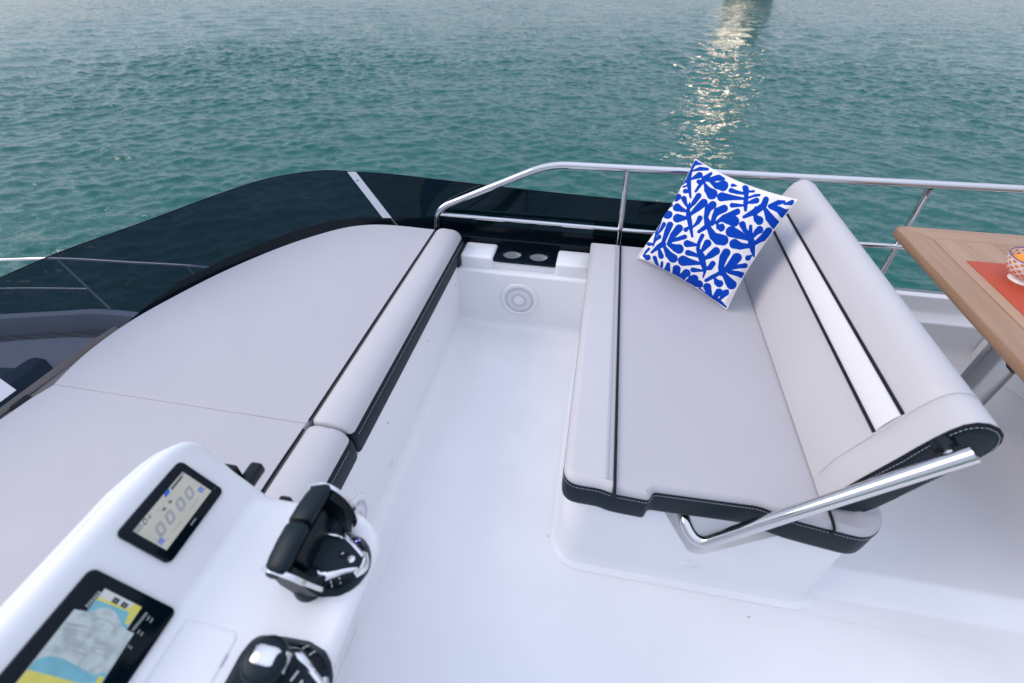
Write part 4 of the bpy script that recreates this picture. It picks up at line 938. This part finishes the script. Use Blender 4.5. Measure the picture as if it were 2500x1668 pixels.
# throttle
thr = empty('throttle_control', (-.372, .318, SZ), 'black and chrome twin lever throttle control on the helm console', 'throttle')
OX, OY = -.368, .318
P1 = Pod(thr, OX, OY, 1.0, 1.02, .046)
def dress(P, root, lit=True, keys=3):
    for sg in (-1, 1):
        P.ribbon('trim', [(-.034, sg * .034), (-.012, sg * .0365), (.008, sg * .029), (.026, sg * .0195), (.042, sg * .011)], [.0052, .0062, .0046, .0036, .0032], M['chrome'], lift=.0022)
        kp = P.ribbon('key_panel', [(-.018, sg * .0475), (.0, sg * .0455), (.018, sg * .037), (.033, sg * .0265)], [.003, .0062, .0062, .004], M['blackbezel'], lift=.0012)
        for k, (x, y) in enumerate([(-.006, .0465), (.008, .0415), (.0205, .0345)][:keys]):
            on = lit and sg > 0 and k == 2
            P.ribbon('key', [(x - .0018, sg * (y - .0032)), (x + .0018, sg * (y + .0032))], [.0013, .0013], M['led'] if on else M['button'], kp, lift=.0018)
    P.ribbon('nose', [(.040, -.020), (.0455, -.010), (.0475, 0), (.0455, .010), (.040, .020)], [.0030, .0036, .0040, .0036, .0030], M['chrome'], lift=.0022)
dress(P1, thr)
lathe('button', [(.0005, .0018), (.006, .0016), (.0075, -.002)], (OX + .010, OY + .003, P1.z(.010, .003) + .0008), M['blackplastic'], thr, 20)
P1.ribbon('button_mark', [(.0085, .001), (.0115, .005)], [.0014, .0014], M['button'], lift=.0032)
emblem(thr, (OX + .027, OY - .001, P1.z(.027, 0) + .001))
# the two lever grips: wide bars meeting in the middle, chrome cheeks outside
def grip(s):
    V = []; F = []; cs = 20
    for y, k in ((.0035, .93), (.006, 1.0), (.03, 1.02), (.055, 1.0), (.070, .93), (.078, .72), (.081, .35)):
        for i_ in range(cs):
            a = 2 * math.pi * i_ / cs; c_ = abs(math.cos(a)) ** .75 * math.copysign(1, math.cos(a)); s_ = abs(math.sin(a)) ** .75 * math.copysign(1, math.sin(a))
            gx, gz = .024 * c_ * k, .020 * s_ * k
            # tilt the bar so that its top leans aft
            V.append((OX - .052 + gx * .95 + gz * .25, OY + .006 + s * y, SZ + .108 + gz * .95 + gx * .20 - (.010 * (y / .08) ** 2)))
    for j in range(6):
        for i_ in range(cs): F.append((j * cs + i_, j * cs + (i_ + 1) % cs, (j + 1) * cs + (i_ + 1) % cs, (j + 1) * cs + i_))
    F.append(tuple(range(cs))); F.append(tuple(6 * cs + i_ for i_ in range(cs)))
    g = mesh('lever_grip', V, F, M['softblack'], thr, 45)
    oy = OY + .006
    # chrome cheek: arch from the grip end down to the pivot
    pc = catmull([(OX - .074, oy + s * .073, SZ + .100), (OX - .048, oy + s * .0765, SZ + .108), (OX - .024, oy + s * .0755, SZ + .096), (OX - .006, oy + s * .072, SZ + .068), (OX + .002, oy + s * .064, SZ + .036), (OX - .004, oy + s * .058, SZ + .020)], 6)
    D = []
    V = []; F = []
    for j, p in enumerate(pc):
        t = pc[min(j + 1, len(pc) - 1)] - pc[max(j - 1, 0)]; t = Vector(t).normalized(); nrm = Vector((t.z, 0, -t.x)); wdt = (.0066 if s > 0 else .0042) - .0015 * j / len(pc)
        for (u, v) in ((-wdt, -.0035), (-wdt * .9, .0035), (wdt * .9, .0035), (wdt, -.0035)): V.append(Vector(p) + nrm * u + Vector((0, s * v, 0)))
    m_ = len(pc)
    for j in range(m_ - 1):
        for k in range(4): F.append((j * 4 + k, j * 4 + (k + 1) % 4, (j + 1) * 4 + (k + 1) % 4, (j + 1) * 4 + k))
    F += [(0, 1, 2, 3), tuple((m_ - 1) * 4 + k for k in range(4))]
    mesh('lever_arm', V, F, M['chrome'], thr, 50)
    # black web inside the arch
    wv_ = [(OX - .060, SZ + .092), (OX - .030, SZ + .098), (OX - .010, SZ + .070), (OX - .002, SZ + .030), (OX - .045, SZ + .020), (OX - .062, SZ + .050)]
    V = [(x, oy + s * (.0735 if z < .06 + SZ else .0770), z) for x, z in wv_] + [(x, oy + s * (.040 if z < .06 + SZ else .060), z) for x, z in wv_]; k6 = len(wv_)
    mesh('lever_web', V, [tuple(range(k6)), tuple(range(2 * k6 - 1, k6 - 1, -1))] + [(k, (k + 1) % k6, k6 + (k + 1) % k6, k6 + k) for k in range(k6)], M['blackplastic'], thr, 30)
    lathe('pivot', [(.0005, .030), (.014, .028), (.022, .018), (.026, .004), (.027, -.018)], (OX - .036, oy + s * .050, SZ + .018), M['softblack'], thr, 24)
grip(1); grip(-1)
box('lever_hub', OX - .066, OX - .030, OY - .044, OY + .056, SZ + .018, SZ + .088, M['blackplastic'], thr, r=.012)
# joystick
joy = empty('joystick_control', (-.375, .135, SZ), 'black joystick control with chrome band at the bottom edge of the picture', 'joystick')
JX, JY = -.352, .130
P2 = Pod(joy, JX, JY, 1.06, 1.16, .034)
dress(P2, joy, lit=False, keys=2)
emblem(joy, (JX + .030, JY, P2.z(.028, 0) + .001))
for (x, y) in [(.002, .012), (.013, .004), (-.001, -.008)]: P2.ribbon('key', [(x - .002, y - .006), (x + .002, y + .006)], [.0014, .0014], M['button'], lift=.0016)
def joyknob():
    prof = [(.030, .0), (.027, .008), (.023, .016), (.024, .026), (.029, .036), (.032, .046), (.030, .055), (.022, .061), (.0005, .064)]
    V, F = lathe_data([tuple(p) for p in catmull(prof, 3)], (0, 0, 0), 28); V = [Vector((JX - .026 - .10 * v[2] + v[0], JY + .016 + v[1], SZ + .022 + v[2])) for v in map(Vector, V)]
    mesh('knob', V, F, M['softblack'], joy, 50)
    # chrome band over the top, running fore and aft
    pts = []
    for a in np.linspace(R(165), R(20), 14): pts.append((JX - .030 + .034 * math.cos(a), JY + .018, SZ + .056 + .031 * math.sin(a)))
    V = []; F = []
    for x, y, z in pts: V += [(x, y - .011, z - .001), (x, y - .008, z + .001), (x, y + .010, z + .001), (x, y + .013, z - .001)]
    for j in range(len(pts) - 1):
        for k in range(3): F.append((j * 4 + k, j * 4 + k + 1, (j + 1) * 4 + k + 1, (j + 1) * 4 + k))
    mesh('knob_band', V, F, M['chrome'], joy, 50)
joyknob()

# ------------------------------------------------------------------ foredeck seen through the windscreen
fd = bpy.data.objects.new('foredeck', None); COL.objects.link(fd); tag(fd, 'foredeck with teak side deck and pale cabin top below the windscreen', 'foredeck', kind='structure')
DZ_ = -1.4
pale = mat('foredeck_gelcoat', (.78, .77, .77), .45, bump=.1, bscale=300, var=.03)
outer = [(-9.5, .6), (-8.0, 1.42), (-7.0, 1.95), (-6.2, 2.30), (-5.6, 2.545), (-5.0, 2.725), (-4.55, 2.84), (-3.8, 2.84), (-2.9, 2.72)]
oc = catmull(outer, 6)
loft('bulwark_cap', [(p[0], p[1] + .06, -1.19) for p in oc], [(p[0] + .03, p[1] - .012, -1.19) for p in oc], M['gel'], fd)
loft('bulwark_side', [(p[0] + .03, p[1] - .012, -1.19) for p in oc], [(p[0] + .02, p[1], DZ_ - .01) for p in oc], pale, fd)
loft('bow_hull', [(p[0], p[1] + .06, -1.19) for p in oc], [(p[0] + .5, p[1] * .75, -4.3) for p in oc], M['gel'], fd)
mesh('deck_base', [(-9.6, -3.0, DZ_ - .012), (-2.9, -3.0, DZ_ - .012), (-2.9, 2.74, DZ_ - .012), (-3.8, 2.86, DZ_ - .012), (-4.55, 2.88, DZ_ - .012), (-5.6, 2.6, DZ_ - .012), (-7.0, 2.0, DZ_ - .012), (-9.5, .6, DZ_ - .012)], [tuple(range(8))], M['piping'], fd, 0)
dteak = mat('weathered_teak', (.42, .36, .32), .65, bump=.2, bscale=60, var=.12, vscale=12, stretch=(.2, 3, 1))
ocA = np.array(oc); o_ord = np.argsort(ocA[:, 1])
ocB = ocA[ocA[:, 0] < -4.2]
def outer_x(y): return np.interp(y, ocB[:, 1], ocB[:, 0])
cab = catmull([(-9.0, .2), (-7.4, 1.28), (-6.4, 1.95), (-5.9, 2.22), (-5.4, 2.425), (-5.06, 2.54), (-4.62, 2.645), (-3.9, 2.66), (-2.9, 2.56)], 6); cabA = np.array(cab); cabA = cabA[cabA[:, 0] < -4.2]
def cab_x(y): return np.interp(y, cabA[:, 1], cabA[:, 0])
y = 1.30
while y < 2.83:
    x0 = outer_x(y) + .02; x1 = cab_x(y) + .06 if y < 2.64 else -3.4
    if x1 > x0: box('plank', x0, x1, y + .004, y + .0515, DZ_ - .011, DZ_, dteak, fd)
    y += .0555
top = [(p[0], p[1], DZ_ + .05) for p in cab]; low = [(p[0] - .01, p[1] + .02, DZ_ - .005) for p in cab]
loft('cabin_side', top, low, pale, fd)
mesh('cabin_top', top + [(-2.9, -2.0, DZ_ + .052), (-9.0, -2.0, DZ_ + .052)], [tuple(range(len(top) + 2))], pale, fd, 0)
fc = empty('foredeck_lounge', (-4.6, 1.7, DZ_ + .05), 'dark navy lounge cushion on the foredeck seen through the windscreen', 'cushion')
nv = mat('slate_cushion', (.035, .075, .11), .55, bump=.1, bscale=300)
nv2 = mat('slate_cushion_pale', (.10, .14, .17), .55, bump=.1, bscale=300)
slab('seat_pad', ccw([(-5.6, 1.9), (-5.0, 2.115), (-4.66, 2.165), (-4.62, 1.0), (-5.6, 1.0)]), edge_levels(DZ_ + .053, DZ_ + .10, .02), nv2, fc)
slab('back_pad', ccw([(-4.66, 2.17), (-4.62, 2.215), (-4.52, 2.21), (-4.48, 2.1), (-4.48, 1.0), (-4.70, 1.0)]), edge_levels(DZ_ + .054, DZ_ + .20, .03), nv, fc)
br = empty('bow_rail', (-4.5, 2.9, -1.19), 'thin steel bow rail beyond the windscreen on the left', 'rail')
rp = catmull([(-8.0, 1.75, -.62), (-6.6, 2.45, -.65), (-5.32, 2.86, -.70), (-4.83, 2.975, -.70), (-4.1, 3.04, -.70), (-3.32, 3.09, -.70), (-2.75, 3.09, -.78)], 6)
tube('top_rail', rp, .014, M['steel'], br, 12)
tube('mid_rail', catmull([(-8.0, 1.7, -.92), (-6.6, 2.42, -.95), (-5.5, 2.80, -1.0), (-4.67, 2.95, -1.0)], 6), .010, M['steel'], br, 10)
tube('post', [(-4.84, 2.975, -.70), (-4.50, 2.90, -1.19)], .011, M['steel'], br, 10)
tube('post', [(-3.55, 3.075, -.70), (-3.38, 3.02, -1.19)], .011, M['steel'], br, 10)
tube('post', [(-6.6, 2.45, -.65), (-6.3, 2.32, -1.19)], .011, M['steel'], br, 10)
